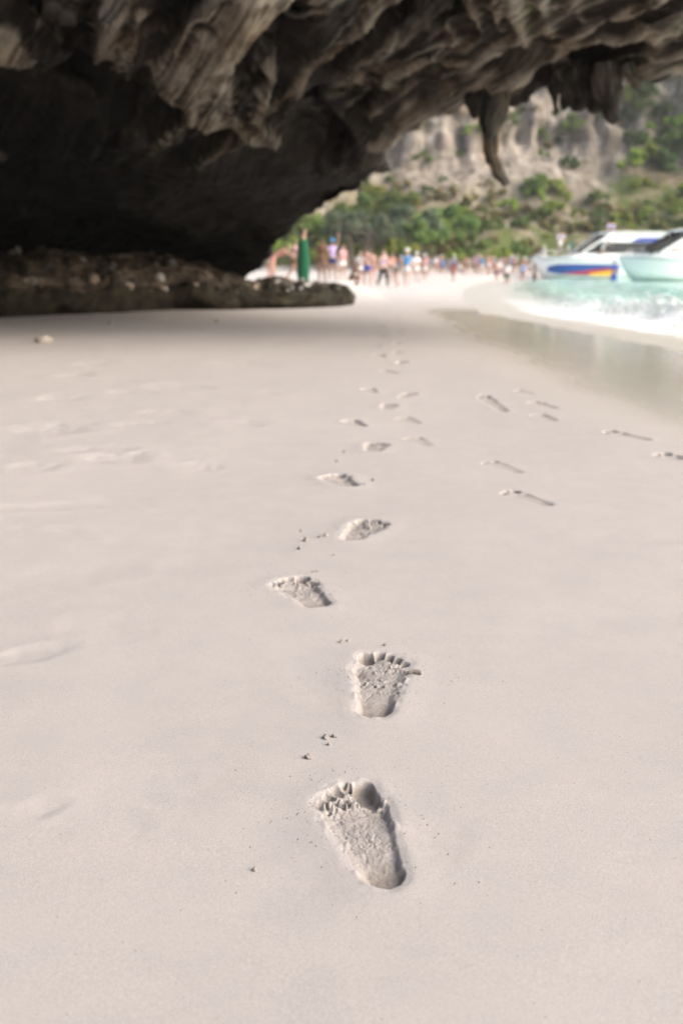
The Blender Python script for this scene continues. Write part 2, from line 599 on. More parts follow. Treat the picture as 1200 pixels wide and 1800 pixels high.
# ------------------------------------------------------------------ footprints
class Foot:
    """A bare footprint given by the pixels of heel edge and toe tip; side +1: big toe on the right of the walking direction (a left foot)."""
    def __init__(self, heel, toe, side, deep=1.0, soft=0.0, rough=1.0, arch=0.5, label=None, group=None, pit=False, seed=0, wide=1.0, L=.262):
        self.pit = pit
        if np.isscalar(toe):          # heel holds the centre pixel, toe the yaw in degrees (clockwise from straight ahead)
            c_ = on_sand(*heel)
            d_ = np.array([math.sin(math.radians(toe)), math.cos(math.radians(toe)), 0]) * L
            a, b = c_ - d_ / 2, c_ + d_ / 2
        else:
            a, b = on_sand(*heel), on_sand(*toe)
        self.a = a[:2]
        d = (b - a)[:2]
        self.len = np.linalg.norm(d)
        self.v = d / self.len
        self.u = np.array([self.v[1], -self.v[0]]) * side
        self.k = self.len / .245
        self.kw = self.k * wide if self.k < 1.15 else wide
        self.deep, self.soft, self.rough, self.arch = deep, soft, rough, arch
        self.label, self.group, self.seed = label, group, seed
        self.c = self.a + d / 2
        self.R = self.len * .5 + .09
        sp = .0035 * self.c[1] + .0005
        self.m0 = 1.4 * sp + .007
        self.m1 = self.m0 + 2.6 * sp + .008

    def local(self, x, y):
        dx, dy = x - self.a[0], y - self.a[1]
        return (dx * self.u[0] + dy * self.u[1]) / self.kw, (dx * self.v[0] + dy * self.v[1]) / self.k

    @staticmethod
    def cap(u, v, a, b):
        (ax, ay, ar), (bx, by, br) = a, b
        ex, ey = bx - ax, by - ay
        t = np.clip(((u - ax) * ex + (v - ay) * ey) / (ex * ex + ey * ey + 1e-12), 0, 1)
        return np.hypot(u - ax - t * ex, v - ay - t * ey) - (ar + t * (br - ar))

    def fields(self, x, y):
        u, v = self.local(x, y)
        s = self.seed * 7.7
        P = np.stack([u * 60 + s, v * 60, np.full_like(u, s)], -1).reshape(-1, 3)
        wob = (fbm(P, 2) * .0018).reshape(u.shape)
        heel, mid, bl, bm = (0, .030, .029), (-.012, .10, .026), (-.017, .160, .031), (.017, .172, .033)
        body = np.minimum(self.cap(u, v, heel, mid), self.cap(u, v, mid, bl))
        body = np.minimum(body, self.cap(u, v, bl, bm))
        inner = self.cap(u, v, (.004, .035, .024), (.016, .165, .010 + .026 * self.arch))
        body = np.minimum(body, inner)
        toes = None
        for (tx, ty, tr, tl) in ((.028, .221, .0165, .010), (.0045, .229, .0108, .007), (-.0125, .223, .0100, .006), (-.0275, .212, .0096, .005), (-.041, .197, .0098, .004)):
            d = self.cap(u, v, (tx * .97, ty - tl, tr), (tx, ty, tr))
            toes = d if toes is None else np.minimum(toes, d)
        link = np.minimum(self.cap(u, v, (.020, .20, .020), (-.030, .185, .016)), body)   # the web between ball and toes is pressed a little too
        sdf = np.minimum(np.minimum(body, toes), link)
        return u, v, body + wob, toes + wob, sdf + wob

    def height(self, x, y):
        """height change, mask of turned sand, distance to outline"""
        u, v, body, toes, sdf = self.fields(x, y)
        w = .0085 + .016 * self.soft
        s = self.seed * 3.3
        def nz(f, o=0.0, octv=3):
            P = np.stack([u * f + s + o, v * f - o, np.full_like(u, s + o)], -1).reshape(-1, 3)
            return fbm(P, octv).reshape(u.shape)
        wide_n = nz(32, 6.0, 2)
        # pressed surface: the heel and the ball sink, the arch rides high; the inner edge is steep, the outer edge a slope
        prof = np.interp(v, [0, .03, .065, .105, .14, .165, .19, .25], [.0105, .0115, .0062, .0045, .0062, .0070, .0035, .003])
        prof = prof * (1 + .35 * np.clip(u / .035, -1, 1) * sst(.03, .2, v)) * (1 + .25 * wide_n)
        ww = w * (1 + .9 * sst(.01, -.03, u))
        h = -prof * sst(ww * .3, -ww, np.minimum(body, sdf + .004))
        toe_d = .0150 + .004 * sst(-.01, .025, u)
        calm = np.zeros_like(u)
        if self.pit:
            q = np.hypot((u - .027 + .18 * (v - .2)) / .0185, (v - .203) / .034)
            calm = sst(1.05, .8, q)
            toe_d = toe_d * (1 - .62 * sst(.014, .0, u))
            h = np.minimum(h, -.0160 * sst(1.08, .60, q) * (1 + .35 * (v - .203) / .034))
            h = h + .0028 * np.exp(-((q - 1.12) / .12) ** 2) * sst(.19, .15, v)
        h = np.minimum(h, -toe_d * sst(.0022, -.0075, toes))
        ins = sst(.004, -.003, sdf)
        # crust broken up where the toes pushed off, torn patches in the arch
        tz = (sst(.15, .185, v) * (1 - .35 * sst(-.004, -.010, toes)) + .55 * sst(.055, .085, v) * (1 - sst(.125, .15, v))) * ins * (1 - calm)
        if self.pit: tz = tz * (.45 + .55 * sst(.12, .17, v)) * (1 + .5 * sst(.17, .2, v))
        tz = tz * (.12 + .88 * sst(.0, .28, nz(24, 2.7, 2)))
        plate = nz(95, 1.0, 2)
        h = h + self.rough * tz * (.0042 * np.clip(plate, -.25, .55) + .0016 * nz(230, 5.0, 2))
        h = h + self.rough * tz * .0055 * sst(.30, .42, nz(120, 9, 2))                    # lumps lying on the floor
        h = h - self.rough * tz * .0095 * sst(.34, .50, nz(80, 12.5, 2))                  # torn holes
        crack = 1 - np.abs(nz(30, 3.0, 3)) * 16
        h = h - self.rough * (.45 if self.pit else 1) * np.clip(crack, 0, 1) * .0030 * ins * (1 - calm) * sst(.03, .08, v)
        h = h + self.rough * ins * (1 - .8 * calm) * .0007 * nz(300, 2.2, 2)
        # raised lip, broken, only here and there
        lip = np.exp(-((sdf - .004) / .006) ** 2) * sst(-.003, .003, sdf)
        h = h + lip * np.clip(.0004 + .0026 * nz(38, 7, 2), 0, .004) * (1 - .4 * self.soft)
        h = h + .0016 * np.exp(-((sdf - .012) / .03) ** 2) * sst(0, .015, sdf)
        moist_shade = ins * (.45 + .55 * np.maximum(np.maximum(sst(.0, -.006, toes), calm), sst(-.005, -.012, h)))  # deeper pits get painted shade on top of the moist tone
        return h * self.deep, moist_shade * (1 - .6 * self.soft), sdf

TRAIL = "footprints of the main trail"
RIGHT = "footprints beside the wet sand"
FAR = "far faint footprints below the ledge"
FEET = [
    Foot((684, 1562), (600, 1374), 1, 1.15, 0, 1.1, .9, "nearest and largest footprint, crumbled toes and a smooth round ball mark", TRAIL, pit=True, seed=1, wide=1.04),
    Foot((656, 1262), (672, 1146), -1, 1.25, 0, .9, .75, "second nearest footprint, crisp row of five toe pits and a twig by the little toe", TRAIL, seed=2, wide=1.13),
    Foot((532, 1040), -22, 1, 1.35, 0, .9, .6, "third footprint, slanting left with dark big toe pit and round heel pit", TRAIL, seed=3, wide=1.15),
    Foot((637, 931), 20, -1, 1.7, 0, 1.2, .8, "fourth footprint, broken up sand with dark toes slanting to the right", TRAIL, seed=4, wide=1.2),
    Foot((598, 845), -20, 1, 1.8, 0, 1.1, .5, "fifth footprint, two dark pits split by a ridge of pale sand", TRAIL, seed=5, wide=1.15),
    Foot((659, 786), 8, -1, 1.7, .05, 1.0, .7, "sixth footprint, row of small dark toe pits above a pale heel", TRAIL, seed=6, wide=1.1),
    Foot((624, 744), -18, 1, 1.6, .1, .8, .5, "seventh footprint, small and slanting left before the paler marks begin", TRAIL, seed=7),
    Foot((682, 715), 10, -1, 1.5, .1, .8, .6, "eighth footprint, dark toes with a pale smear at its left", TRAIL, seed=8),
    Foot((735, 745), (704, 733), 1, .7, .4, .3, .6, "smooth shallow footprint with round heel to the right of the trail", TRAIL, seed=9),
    Foot((752, 784), (722, 768), 1, .5, .5, .3, .4, "thin faint footprint streak to the right of the six toed row", TRAIL, seed=10),
    Foot((650, 686), -10, 1, 1.0, .3, .6, .6, "ninth footprint, faint left foot near the pair of small marks", TRAIL, seed=11),
    Foot((715, 695), 20, -1, .9, .3, .6, .6, "tenth footprint, faint right foot right of the ninth", TRAIL, seed=12),
    Foot((685, 654), -30, 1, 1.2, .2, 1, .6, "long scuffed footprint where the trail bends to the right", TRAIL, seed=13),
    Foot((705, 638), 14, -1, 2.0, .15, .5, .8, "single dark oval footprint far up the trail", TRAIL, seed=14),
]
for k, (cx_, cy_) in enumerate([(668, 625), (698, 620), (662, 608), (697, 604), (671, 591), (698, 583), (670, 574), (697, 568), (659, 563), (697, 558)]):
    FEET.append(Foot((cx_, cy_), (-12, 15)[k % 2], 1 if k % 2 == 0 else -1, 1.4, .25, .6, .6, f"small blurred footprint at the far end of the trail, {('left', 'right')[k % 2]} one of the {('nearest', 'second', 'third', 'fourth', 'farthest')[k // 2]} pair", FAR, seed=20 + k))
FEET += [
    Foot((968, 889), (885, 862), 1, .6, .45, .3, .7, "shallow half washed footprint on the right, nearest of the side track", RIGHT, seed=40),
    Foot((915, 832), (852, 810), 1, .45, .6, .1, .7, "almost washed away footprint above the shallow one on the right", RIGHT, seed=41),
    Foot((1232, 816), (1152, 796), 1, 1.1, .22, .8, .5, "dark deep footprint cut by the right picture edge", RIGHT, seed=42),
    Foot((1142, 774), (1060, 757), 1, .95, .28, 1, .4, "long thin dark footprint near the wet sand on the right", RIGHT, seed=43),
    Foot((974, 740), (940, 728), 1, .85, .3, .8, .5, "short dark footprint below the thin dark line", RIGHT, seed=44),
    Foot((978, 718), (930, 706), 1, .8, .3, .6, .4, "thin dark footprint line left of the wet sand edge", RIGHT, seed=45),
    Foot((888, 724), (845, 694), 1, .75, .35, 1, .6, "spotty scuffed footprint leftmost of the side track", RIGHT, seed=46),
    Foot((936, 692), (905, 686), 1, .7, .3, .5, .5, "faintest farthest footprint of the side track", RIGHT, seed=47),
]

def feet_effect(x, y, sink=False):
    """summed height change over all prints for arrays x, y; with sink=True the beach sheet dives under the separate print pieces"""
    h = np.zeros_like(x)
    turned = np.zeros_like(x)
    for f in FEET:
        m = (np.abs(x - f.c[0]) < f.R) & (np.abs(y - f.c[1]) < f.R)
        if not m.any(): continue
        lu, lv = f.local(x, y)
        m &= (np.abs(lu) < .12) & (lv > -.06) & (lv < .31)
        if not m.any(): continue
        dh, tu, sdf = f.height(x[m], y[m])
        if sink:
            s_ = sdf * min(f.k, 1.0)
            dh = np.where(s_ < f.m0, np.minimum(dh, 0) - .012, dh)
        h[m] += dh
        turned[m] = np.maximum(turned[m], tu)
    return h, turned

def wetness(x, y):
    P = np.stack([x, y, np.zeros_like(x)], -1).reshape(-1, 3)
    n = (fbm(P * np.array([1.1, .8, 1]), 4)).reshape(x.shape)
    d = x - wet_x(y) + .14 * n * np.minimum(1.5, .5 + y * .03)
    w = sst(-.3, 1.0, d) * (.85 + .15 * sst(.8, 1.8, d))
    far = 1 - sst(19, 27, y) * .8
    w = w * far
    # thin film drains in patches: the sheet nearest to the sea is milky, the rest mirrors
    return w

# the beach: one sheet, rows and columns get wider with distance
rows = [-60, -25, -10, -4, -1.5, -.4, .25, .55]
y = .8
while y < 40:
    rows.append(y); y *= 1.0036
while y < 140:
    rows.append(y); y *= 1.012
rows += [150, 165, 200, 320]
rows = np.array(rows)
nc = 350
u = np.linspace(-1, 1, nc)
ext = np.array([1.06, 1.2, 1.6, 2.6, 5, 12, 40, 130])
u = np.concatenate([-ext[::-1], u, ext])
wd = .40 * np.maximum(rows, .8) + .25
GX = u[None, :] * wd[:, None]
GX = np.sign(GX) * np.minimum(np.abs(GX), 300 + np.abs(u[None, :]))
GY = np.broadcast_to(rows[:, None], GX.shape).copy()
GZ = ground(GX, GY)
dh, tu = feet_effect(GX, GY, True)
GZ = GZ + dh
W = wetness(GX, GY)
sand = obj('sand', mesh_data('sand', np.stack([GX, GY, GZ], -1).reshape(-1, 3), grid_faces(*GX.shape), True, M['sand'],
                             {'wet': W.ravel(), 'turned': tu.ravel() * 0}))
tag(sand, kind='structure')

for f in FEET:
    sp = float(np.clip(.00105 * f.c[1], .0012, .03))
    if f.c[1] > 3.5: sp = .0016 * f.c[1]
    nu, nv = int((.16 * max(f.kw, .8) + 2 * f.m1 + .03) / sp), int((f.len + 2 * f.m1 + .05) / sp)
    U, Vv = np.meshgrid(np.linspace(-.5, .5, nu) * nu * sp - .005, np.arange(nv) * sp - f.m1 - .02, indexing='xy')
    X = f.a[0] + U * f.u[0] + Vv * f.v[0]
    Y = f.a[1] + U * f.u[1] + Vv * f.v[1]
    h, turned = feet_effect(X, Y)
    sdf = f.fields(X, Y)[4]
    sdf = sdf * min(f.k, 1.0)
    Z = ground(X, Y) + h - .0004 * sst(f.m0 + (f.m1 - f.m0) * .25, f.m1, sdf) + .00015
    keep = sdf.ravel() < f.m1
    F = grid_faces(nv, nu)
    F = F[keep[F].all(1)]
    used = np.unique(F)
    remap = np.zeros(nu * nv, int)
    remap[used] = np.arange(len(used))
    Vt = np.stack([X, Y, Z], -1).reshape(-1, 3)[used]
    ctr = np.array([f.c[0], f.c[1], gz(*f.c)])
    F = remap[F]
    if np.cross(f.u, f.v) < 0: F = F[:, ::-1]
    w_ = wetness(X, Y).ravel()[used]
    o = obj('footprint', mesh_data('footprint', Vt - ctr, F, True, M['sand'], {'wet': w_, 'turned': turned.ravel()[used]}), loc=ctr)
    tag(o, f.label, 'footprint', f.group)

# ------------------------------------------------------------------ rock arch
def remeshed(mb, voxel, name):
    me = mb.data(name + '_raw')
    o = bpy.data.objects.new('temp_raw', me)
    COL.objects.link(o)
    md = o.modifiers.new('r', 'REMESH')
    md.mode = 'VOXEL'
    md.voxel_size = voxel
    md.use_smooth_shade = True
    dg = bpy.context.evaluated_depsgraph_get()
    ev = o.evaluated_get(dg)
    m2 = bpy.data.meshes.new_from_object(ev)
    bpy.data.objects.remove(o)
    bpy.data.meshes.remove(me)
    return m2

def mesh_np(me):
    V = np.empty(len(me.vertices) * 3, np.float32)
    me.vertices.foreach_get('co', V)
    N = np.empty(len(me.vertices) * 3, np.float32)
    me.vertices.foreach_get('normal', N)
    return V.reshape(-1, 3).astype(float), N.reshape(-1, 3).astype(float)

def rock_depth(px, py):
    D = np.interp(py, [-1000, -500, -200, 0, 60, 150, 250, 350, 440, 520], [9.4, 9.5, 9.9, 11.0, 11.8, 13.4, 15.7, 18.6, 22.3, 25.0])
    D = D * (1 - .45 * sst(-100, -900, px) ) - .5 * np.sin(px / 170.0 + py / 230.0) * sst(560, 380, py)
    # the pillar swells toward the beach around px 300..600
    D = D - .9 * np.exp(-((px - 430) / 170.0) ** 2) * sst(460, 300, py) * sst(-100, 150, py)
    return D

LOW = [(-900, 520), (0, 510), (330, 505), (420, 498), (452, 474), (470, 452), (490, 425), (520, 402), (560, 374), (600, 350), (636, 326), (650, 306),
       (655, 276), (662, 250), (684, 238), (720, 222), (760, 210), (830, 196), (900, 188), (980, 176), (1060, 166), (1160, 148), (1200, 130), (1300, 105), (1560, 20)]
LOW = [(a, b + 15 * math.exp(-((a - 618) / 48.0) ** 2) - 8 * math.exp(-((a - 520) / 40.0) ** 2)) for a, b in LOW]
lx, ly = zip(*LOW)
pxs = np.concatenate([np.linspace(-900, -100, 14), np.linspace(-60, 1260, 90), np.linspace(1290, 1560, 7)])
NF = 46
loops = []
for px in pxs:
    lo = np.interp(px, lx, ly)
    tt = np.linspace(0, 1, NF) ** 1.25
    pys = lo + (-950 - lo) * tt
    front = [at_depth(px, py, float(rock_depth(px, py))) for py in pys]
    front = np.array(front)
    p0, p1 = front[0], front[-1]
    # rounded lip, then the back climbs away from the beach
    top = float(np.interp(px, [350, 700], [6.2, 5.0]))
    back = []
    for k in range(1, 13):
        a = k / 12
        yy = p0[1] + float(np.interp(px, [350, 650], [4.5, 2.0])) * math.sin(a * math.pi / 2) * (1 - math.exp(-3 * a))
        zz = p0[2] + (max(top, p0[2] + 1.5) - p0[2]) * (a ** 1.25)
        back.append([p0[0] * (yy / p0[1]) ** .4, yy, zz])
    back = np.array(back)
    tp = np.array([[p1[0], p1[1], max(top, p1[2] + 1)]])
    loops.append(np.concatenate([front, tp, back[::-1]]))
loops = np.array(loops)
nl, nk = loops.shape[:2]
mbr = MB()
V = loops.reshape(-1, 3)
F = [tuple(f) for f in grid_faces(nl, nk, True)]
F.append(tuple(range(nk))[::-1])
F.append(tuple((nl - 1) * nk + k for k in range(nk)))
mbr.add(V, F)

# dripstone folds traced as 3D strands on the ceiling: pixel path, radius in pixels, paleness, how far they stand out (in radii)
STRANDS = [
    ([(-20, 60), (10, 85), (30, 112)], [26, 30, 20], 1.2, .2),
    ([(192, 18), (180, 60), (170, 108), (172, 124)], [26, 30, 26, 12], .62, .5),
    ([(248, 48), (232, 85), (222, 116)], [12, 14, 8], .75, .7),
    ([(100, 10), (95, 55), (110, 100), (118, 125)], [16, 14, 12, 8], .3, .6),
    ([(60, 45), (52, 90), (60, 130)], [16, 14, 10], .3, .5),
    ([(130, 0), (136, 30), (130, 70)], [10, 10, 8], .35, .6),
    ([(205, 122), (215, 145), (222, 170)], [14, 12, 8], .5, .5),
    ([(400, -40), (372, 12), (340, 45), (316, 80), (300, 106), (273, 124), (270, 150), (277, 172)], [10, 11, 11, 10, 9, 9, 9, 9], .75, .9),
    ([(358, 78), (328, 112), (300, 140), (292, 165), (306, 192)], [12, 14, 15, 13, 8], .85, .7),
    ([(260, 120), (254, 145), (258, 160)], [7, 7, 6], .5, .8),
    ([(460, -60), (432, 35), (400, 76), (368, 112), (342, 148), (326, 185), (345, 212)], [24, 26, 24, 24, 22, 18, 12], .95, .45),
    ([(490, -60), (470, 15), (442, 65), (404, 105), (382, 150), (366, 200), (392, 225)], [18, 20, 20, 18, 16, 14, 10], .9, .4),
    ([(430, 85), (408, 130), (396, 170), (404, 210), (430, 235)], [12, 14, 13, 12, 9], .7, .5),
    ([(530, -60), (500, 5), (478, 50), (452, 82)], [18, 20, 16, 10], .8, .3),
    ([(620, -40), (570, 10), (530, 50), (500, 70)], [20, 20, 16, 10], .5, .2),
    ([(480, 150), (470, 172), (452, 205), (450, 228), (474, 250), (486, 262)], [9, 11, 11, 11, 13, 9], 1.05, 1.2),
    ([(770, -60), (706, 0), (668, 42), (620, 82), (580, 112), (530, 150), (492, 182), (474, 206)], [12, 12, 12, 11, 10, 9, 8, 8], .85, 1.3),
    ([(350, 212), (400, 236), (450, 252), (484, 262)], [14, 18, 17, 12], .75, .5),
    ([(440, 252), (400, 268), (368, 278), (342, 292)], [11, 10, 9, 6], .7, .7),
    ([(330, 205), (300, 232), (272, 246), (250, 260)], [8, 9, 9, 6], .6, .8),
    ([(300, 190), (260, 205), (220, 220)], [10, 9, 6], .45, .6),
    ([(560, 130), (520, 180), (498, 222)], [9, 8, 7], .5, .7),
    ([(580, 160), (600, 205), (634, 255), (646, 300)], [14, 18, 18, 13], .15, .5),
    ([(640, 190), (660, 232), (656, 275), (676, 296)], [12, 13, 13, 8], .25, .5),
    ([(540, 190), (548, 240), (575, 300)], [10, 14, 12], .15, .5),
    ([(615, 240), (600, 270), (590, 310)], [9, 10, 9], .3, .4),
    ([(662, 246), (720, 208), (790, 178), (860, 148), (940, 118), (1020, 100)], [15, 20, 22, 22, 18, 14], .72, .5),
    ([(650, 215), (690, 178), (735, 152), (800, 130), (880, 108)], [10, 12, 12, 10, 8], .6, .6),
    ([(678, 168), (705, 142), (738, 122), (760, 110)], [7, 9, 9, 8], .95, 1.1),
    ([(636, 165), (680, 132), (705, 112), (748, 92), (796, 84), (802, 68), (776, 58)], [8, 8, 8, 7, 7, 7, 6], .75, 1.0),
    ([(640, 120), (700, 80), (770, 40), (830, 10)], [12, 12, 12, 10], .42, .5),
    ([(690, 60), (760, 20), (800, -30)], [14, 12, 12], .4, .5),
    ([(778, 124), (830, 112), (882, 106)], [7, 8, 6], .8, 1.0),
    ([(820, -30), (826, 25), (842, 60)], [9, 10, 8], .7, .7),
    ([(892, -40), (898, 20), (912, 55), (926, 86)], [14, 15, 13, 7], 1.0, .7),
    ([(862, -20), (866, 30), (880, 62)], [9, 9, 6], .8, .8),
    ([(950, -40), (954, 20), (966, 70)], [10, 11, 8], .8, .7),
    ([(1000, -30), (1012, 10), (1018, 40)], [14, 12, 8], .55, .5),
    ([(955, 98), (1000, 78), (1046, 58), (1120, 32), (1165, 4)], [9, 10, 12, 14, 12], .75, .9),
    ([(985, 92), (1040, 92), (1092, 84), (1140, 60)], [9, 11, 11, 8], .7, .9),
    ([(1200, 60), (1150, 75), (1128, 90), (1130, 104), (1158, 104)], [12, 13, 9, 8, 7], .7, .6),
    ([(1260, 112), (1180, 122), (1110, 130), (1050, 146), (990, 142)], [14, 14, 13, 13, 11], .75, .7),
    ([(1260, 90), (1200, 100), (1150, 110)], [12, 12, 10], .55, .6),
    ([(880, 140), (930, 150), (985, 150)], [12, 13, 12], .3, .5),
    ([(30, 150), (90, 165), (160, 172), (210, 182)], [9, 9, 10, 7], .3, .6),
    ([(-20, 262), (4, 272), (12, 288)], [12, 12, 8], .55, .6),
]
# thinner folds between the traced ones run with the same flow
_rs = random.Random(77)
def flow_K(px): return float(np.interp(px, [0, 300, 500, 700, 1000, 1200, 1400], [-700, -170, 120, 340, 520, 590, 640]))
for _ in range(105):
    a0 = _rs.uniform(250, 1240)
    b0 = _rs.uniform(-60, float(np.interp(a0, [250, 350, 480, 640, 700, 900, 1200], [230, 270, 250, 240, 215, 170, 120])))
    c0 = b0 + flow_K(a0)
    ln = _rs.uniform(60, 130) if a0 < 560 else _rs.uniform(110, 260)
    pts = []
    for k in range(8):
        a1 = a0 + ln * (.5 - k / 7)
        b1 = c0 - flow_K(a1) + 5 * math.sin(k * 1.3 + a0)
        pts.append((a1, b1))
    if a0 < 540:                     # the lower ends sweep back to the right
        (ax, ay), hk = pts[-1], _rs.uniform(.5, 1.2)
        pts += [(ax - 2, ay + 16 * hk), (ax + 10 * hk, ay + 32 * hk), (ax + 34 * hk, ay + 44 * hk), (ax + 62 * hk, ay + 52 * hk)]
    if max(p[1] for p in pts) > float(np.interp(a0, [250, 350, 480, 640, 700, 900, 1200], [275, 300, 285, 275, 228, 185, 140])): continue
    r0 = _rs.uniform(4.5, 11)
    STRANDS.append((pts, list(r0 * np.interp(np.linspace(0, 1, len(pts)), [0, .15, .5, .85, 1], [.5, .9, 1.1, .9, .45])), _rs.uniform(.12, .62), _rs.uniform(.5, .9)))
strand_pts, strand_r, strand_p = [], [], []
for path, rr, pale, out in STRANDS:
    path = np.array(path, float)
    d = np.concatenate([[0], np.cumsum(np.linalg.norm(np.diff(path, axis=0), axis=1))])
    n = max(4, int(d[-1] / 9))
    t = np.linspace(0, d[-1], n)
    # Catmull-like smoothing by interpolating on a fine line and averaging
    q = np.stack([np.interp(t, d, path[:, 0]), np.interp(t, d, path[:, 1])], -1)
    for _ in range(2):
        q[1:-1] = (q[:-2] + 2 * q[1:-1] + q[2:]) / 4
    r = np.interp(t, d, rr)
    P3, R3 = [], []
    for (a, b), rp in zip(q, r):
        D = float(rock_depth(a, b))
        rw = rp * (D * CT + 2 * ST) / FPX
        P3.append(at_depth(a, b, D - rw * (out + .1)))
        R3.append(rw)
    R3 = np.array(R3) * (1 + .18 * np.sin(t / 11.0 + len(strand_r)))
    mbr.tube(P3, R3, 9)
    strand_pts.append(np.array(P3)); strand_r.append(np.array(R3)); strand_p.append(np.full(len(R3), pale))

rock_me = remeshed(mbr, .054, 'rock_arch')
V, N = mesh_np(rock_me)
px, py = project(V)
nearview = sst(5, 7, V[:, 1]) 
K = np.interp(px, [0, 300, 500, 700, 1000, 1200], [-700, -170, 120, 340, 520, 590])
q = py + K
warp = fbm(V * .9, 3) * 22
fl = np.stack([(q + warp) / 46, px / 300, np.zeros_like(px)], -1)
fl2 = np.stack([(q + warp * .7) / 17, px / 130, np.ones_like(px)], -1)
am = sst(330, 230, py) * .85 + .15
SP, SR, SV = np.concatenate(strand_pts), np.concatenate(strand_r), np.concatenate(strand_p)
drip = np.zeros(len(V))
V32 = V.astype(np.float32)
for sp_, sr_, sv_ in zip(strand_pts, strand_r, strand_p):
    lo_, hi_ = sp_.min(0) - 2.2 * sr_.max(), sp_.max(0) + 2.2 * sr_.max()
    ix = np.nonzero(np.all((V32 > lo_) & (V32 < hi_), axis=1))[0]
    if len(ix) == 0: continue
    d = np.linalg.norm(V32[ix, None, :] - sp_[None].astype(np.float32), axis=2)
    drip[ix] = np.maximum(drip[ix], np.max(np.exp(-np.clip(d / sr_ - .9, 0, 9) ** 2 * 3.5) * sv_, axis=1))
disp = .30 * fbm(V * .45 + 5, 4) * (1 - .7 * np.clip(drip, 0, 1))
disp += am * (1 - .5 * sst(620, 720, px)) * (1 - .6 * np.clip(drip, 0, 1)) * (.09 * (ridged(fl, 2) - 1) + .035 * (ridged(fl2, 2) - 1))
disp += .028 * fbm(V * 3.1, 3) + .018 * fbm(V * 8, 2)
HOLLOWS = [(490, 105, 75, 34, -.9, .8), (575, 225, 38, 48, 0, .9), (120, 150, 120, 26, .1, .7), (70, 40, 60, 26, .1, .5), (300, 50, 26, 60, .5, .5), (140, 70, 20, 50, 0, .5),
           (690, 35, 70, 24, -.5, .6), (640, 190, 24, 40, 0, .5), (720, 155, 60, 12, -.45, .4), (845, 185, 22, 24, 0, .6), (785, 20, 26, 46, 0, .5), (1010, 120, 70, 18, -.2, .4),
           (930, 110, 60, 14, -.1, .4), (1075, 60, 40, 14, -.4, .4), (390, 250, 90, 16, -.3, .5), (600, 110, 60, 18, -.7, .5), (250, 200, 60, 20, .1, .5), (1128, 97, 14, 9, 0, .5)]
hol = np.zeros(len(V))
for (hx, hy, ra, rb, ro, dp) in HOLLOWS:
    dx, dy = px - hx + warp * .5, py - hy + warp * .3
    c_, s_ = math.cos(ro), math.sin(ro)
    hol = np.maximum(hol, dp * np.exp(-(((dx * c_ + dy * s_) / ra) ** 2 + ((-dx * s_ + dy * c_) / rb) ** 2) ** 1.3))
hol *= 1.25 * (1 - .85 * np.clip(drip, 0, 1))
am = am * (1 - .55 * sst(620, 720, px))
disp = np.clip(disp - hol, -1.3, .5)
V2 = V + N * disp[:, None]
rock_me.vertices.foreach_set('co', V2.astype(np.float32).ravel())
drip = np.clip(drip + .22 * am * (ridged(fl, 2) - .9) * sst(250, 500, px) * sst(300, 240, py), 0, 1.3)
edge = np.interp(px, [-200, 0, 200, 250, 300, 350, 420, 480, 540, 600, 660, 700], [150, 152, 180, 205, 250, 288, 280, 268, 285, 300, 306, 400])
damp_shade = sst(-16, 26, py - edge + 26 * fbm(V * .9, 3))  # mask of the undercut shade that is put into the colour
damp_shade = np.maximum(damp_shade, np.clip(hol * 1.7, 0, .92))  # carved hollows get their recess shade in the colour as well
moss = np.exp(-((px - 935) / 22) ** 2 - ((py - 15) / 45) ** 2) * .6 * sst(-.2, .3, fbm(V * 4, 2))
for nm, arr in (('fold', q / 100.0), ('along', px / 100.0), ('drip', drip), ('damp_shade', damp_shade * (1 - .75 * np.clip(drip, 0, 1))), ('moss', moss)):
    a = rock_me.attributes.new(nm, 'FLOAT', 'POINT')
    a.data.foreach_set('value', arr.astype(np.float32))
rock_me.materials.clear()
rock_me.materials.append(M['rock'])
rock_me.polygons.foreach_set('use_smooth', np.full(len(rock_me.polygons), True))
rock_me.name = 'rock_arch'
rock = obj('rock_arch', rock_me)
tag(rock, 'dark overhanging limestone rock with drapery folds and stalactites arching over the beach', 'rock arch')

def lump_box(name, c, s, amp, freq, res, parent):
    """big rough unseen rock block, placed and sized for the light it blocks"""
    bm = bmesh.new()
    bmesh.ops.create_cube(bm, size=1)
    bmesh.ops.subdivide_edges(bm, edges=bm.edges[:], cuts=res, use_grid_fill=True)
    V = np.array([v.co[:] for v in bm.verts]) * np.array(s) + np.array(c)
    bm.normal_update()
    dirs = V - np.array(c)
    dirs /= np.linalg.norm(dirs, axis=1)[:, None]
    V = V + dirs * (fbm(V * freq, 4) * amp)[:, None]
    for v, co in zip(bm.verts, V):
        v.co = co
    me = bpy.data.meshes.new(name)
    bm.to_mesh(me)
    bm.free()
    me.materials.append(M['rock'])
    me.polygons.foreach_set('use_smooth', np.full(len(me.polygons), True))
    return obj(name, me, parent)

lump_box('unseen_shade_wall', (-15, 0, 8), (11, 26, 22), 1.2, .25, 24, rock)  # unseen wall, added to block sky light from the left
lump_box('unseen_upper_cliff', (-10, 15.5, 11), (17, 8, 14), 1.0, .3, 24, rock)  # unseen mass above the overhang, sized for the sun and sky it blocks

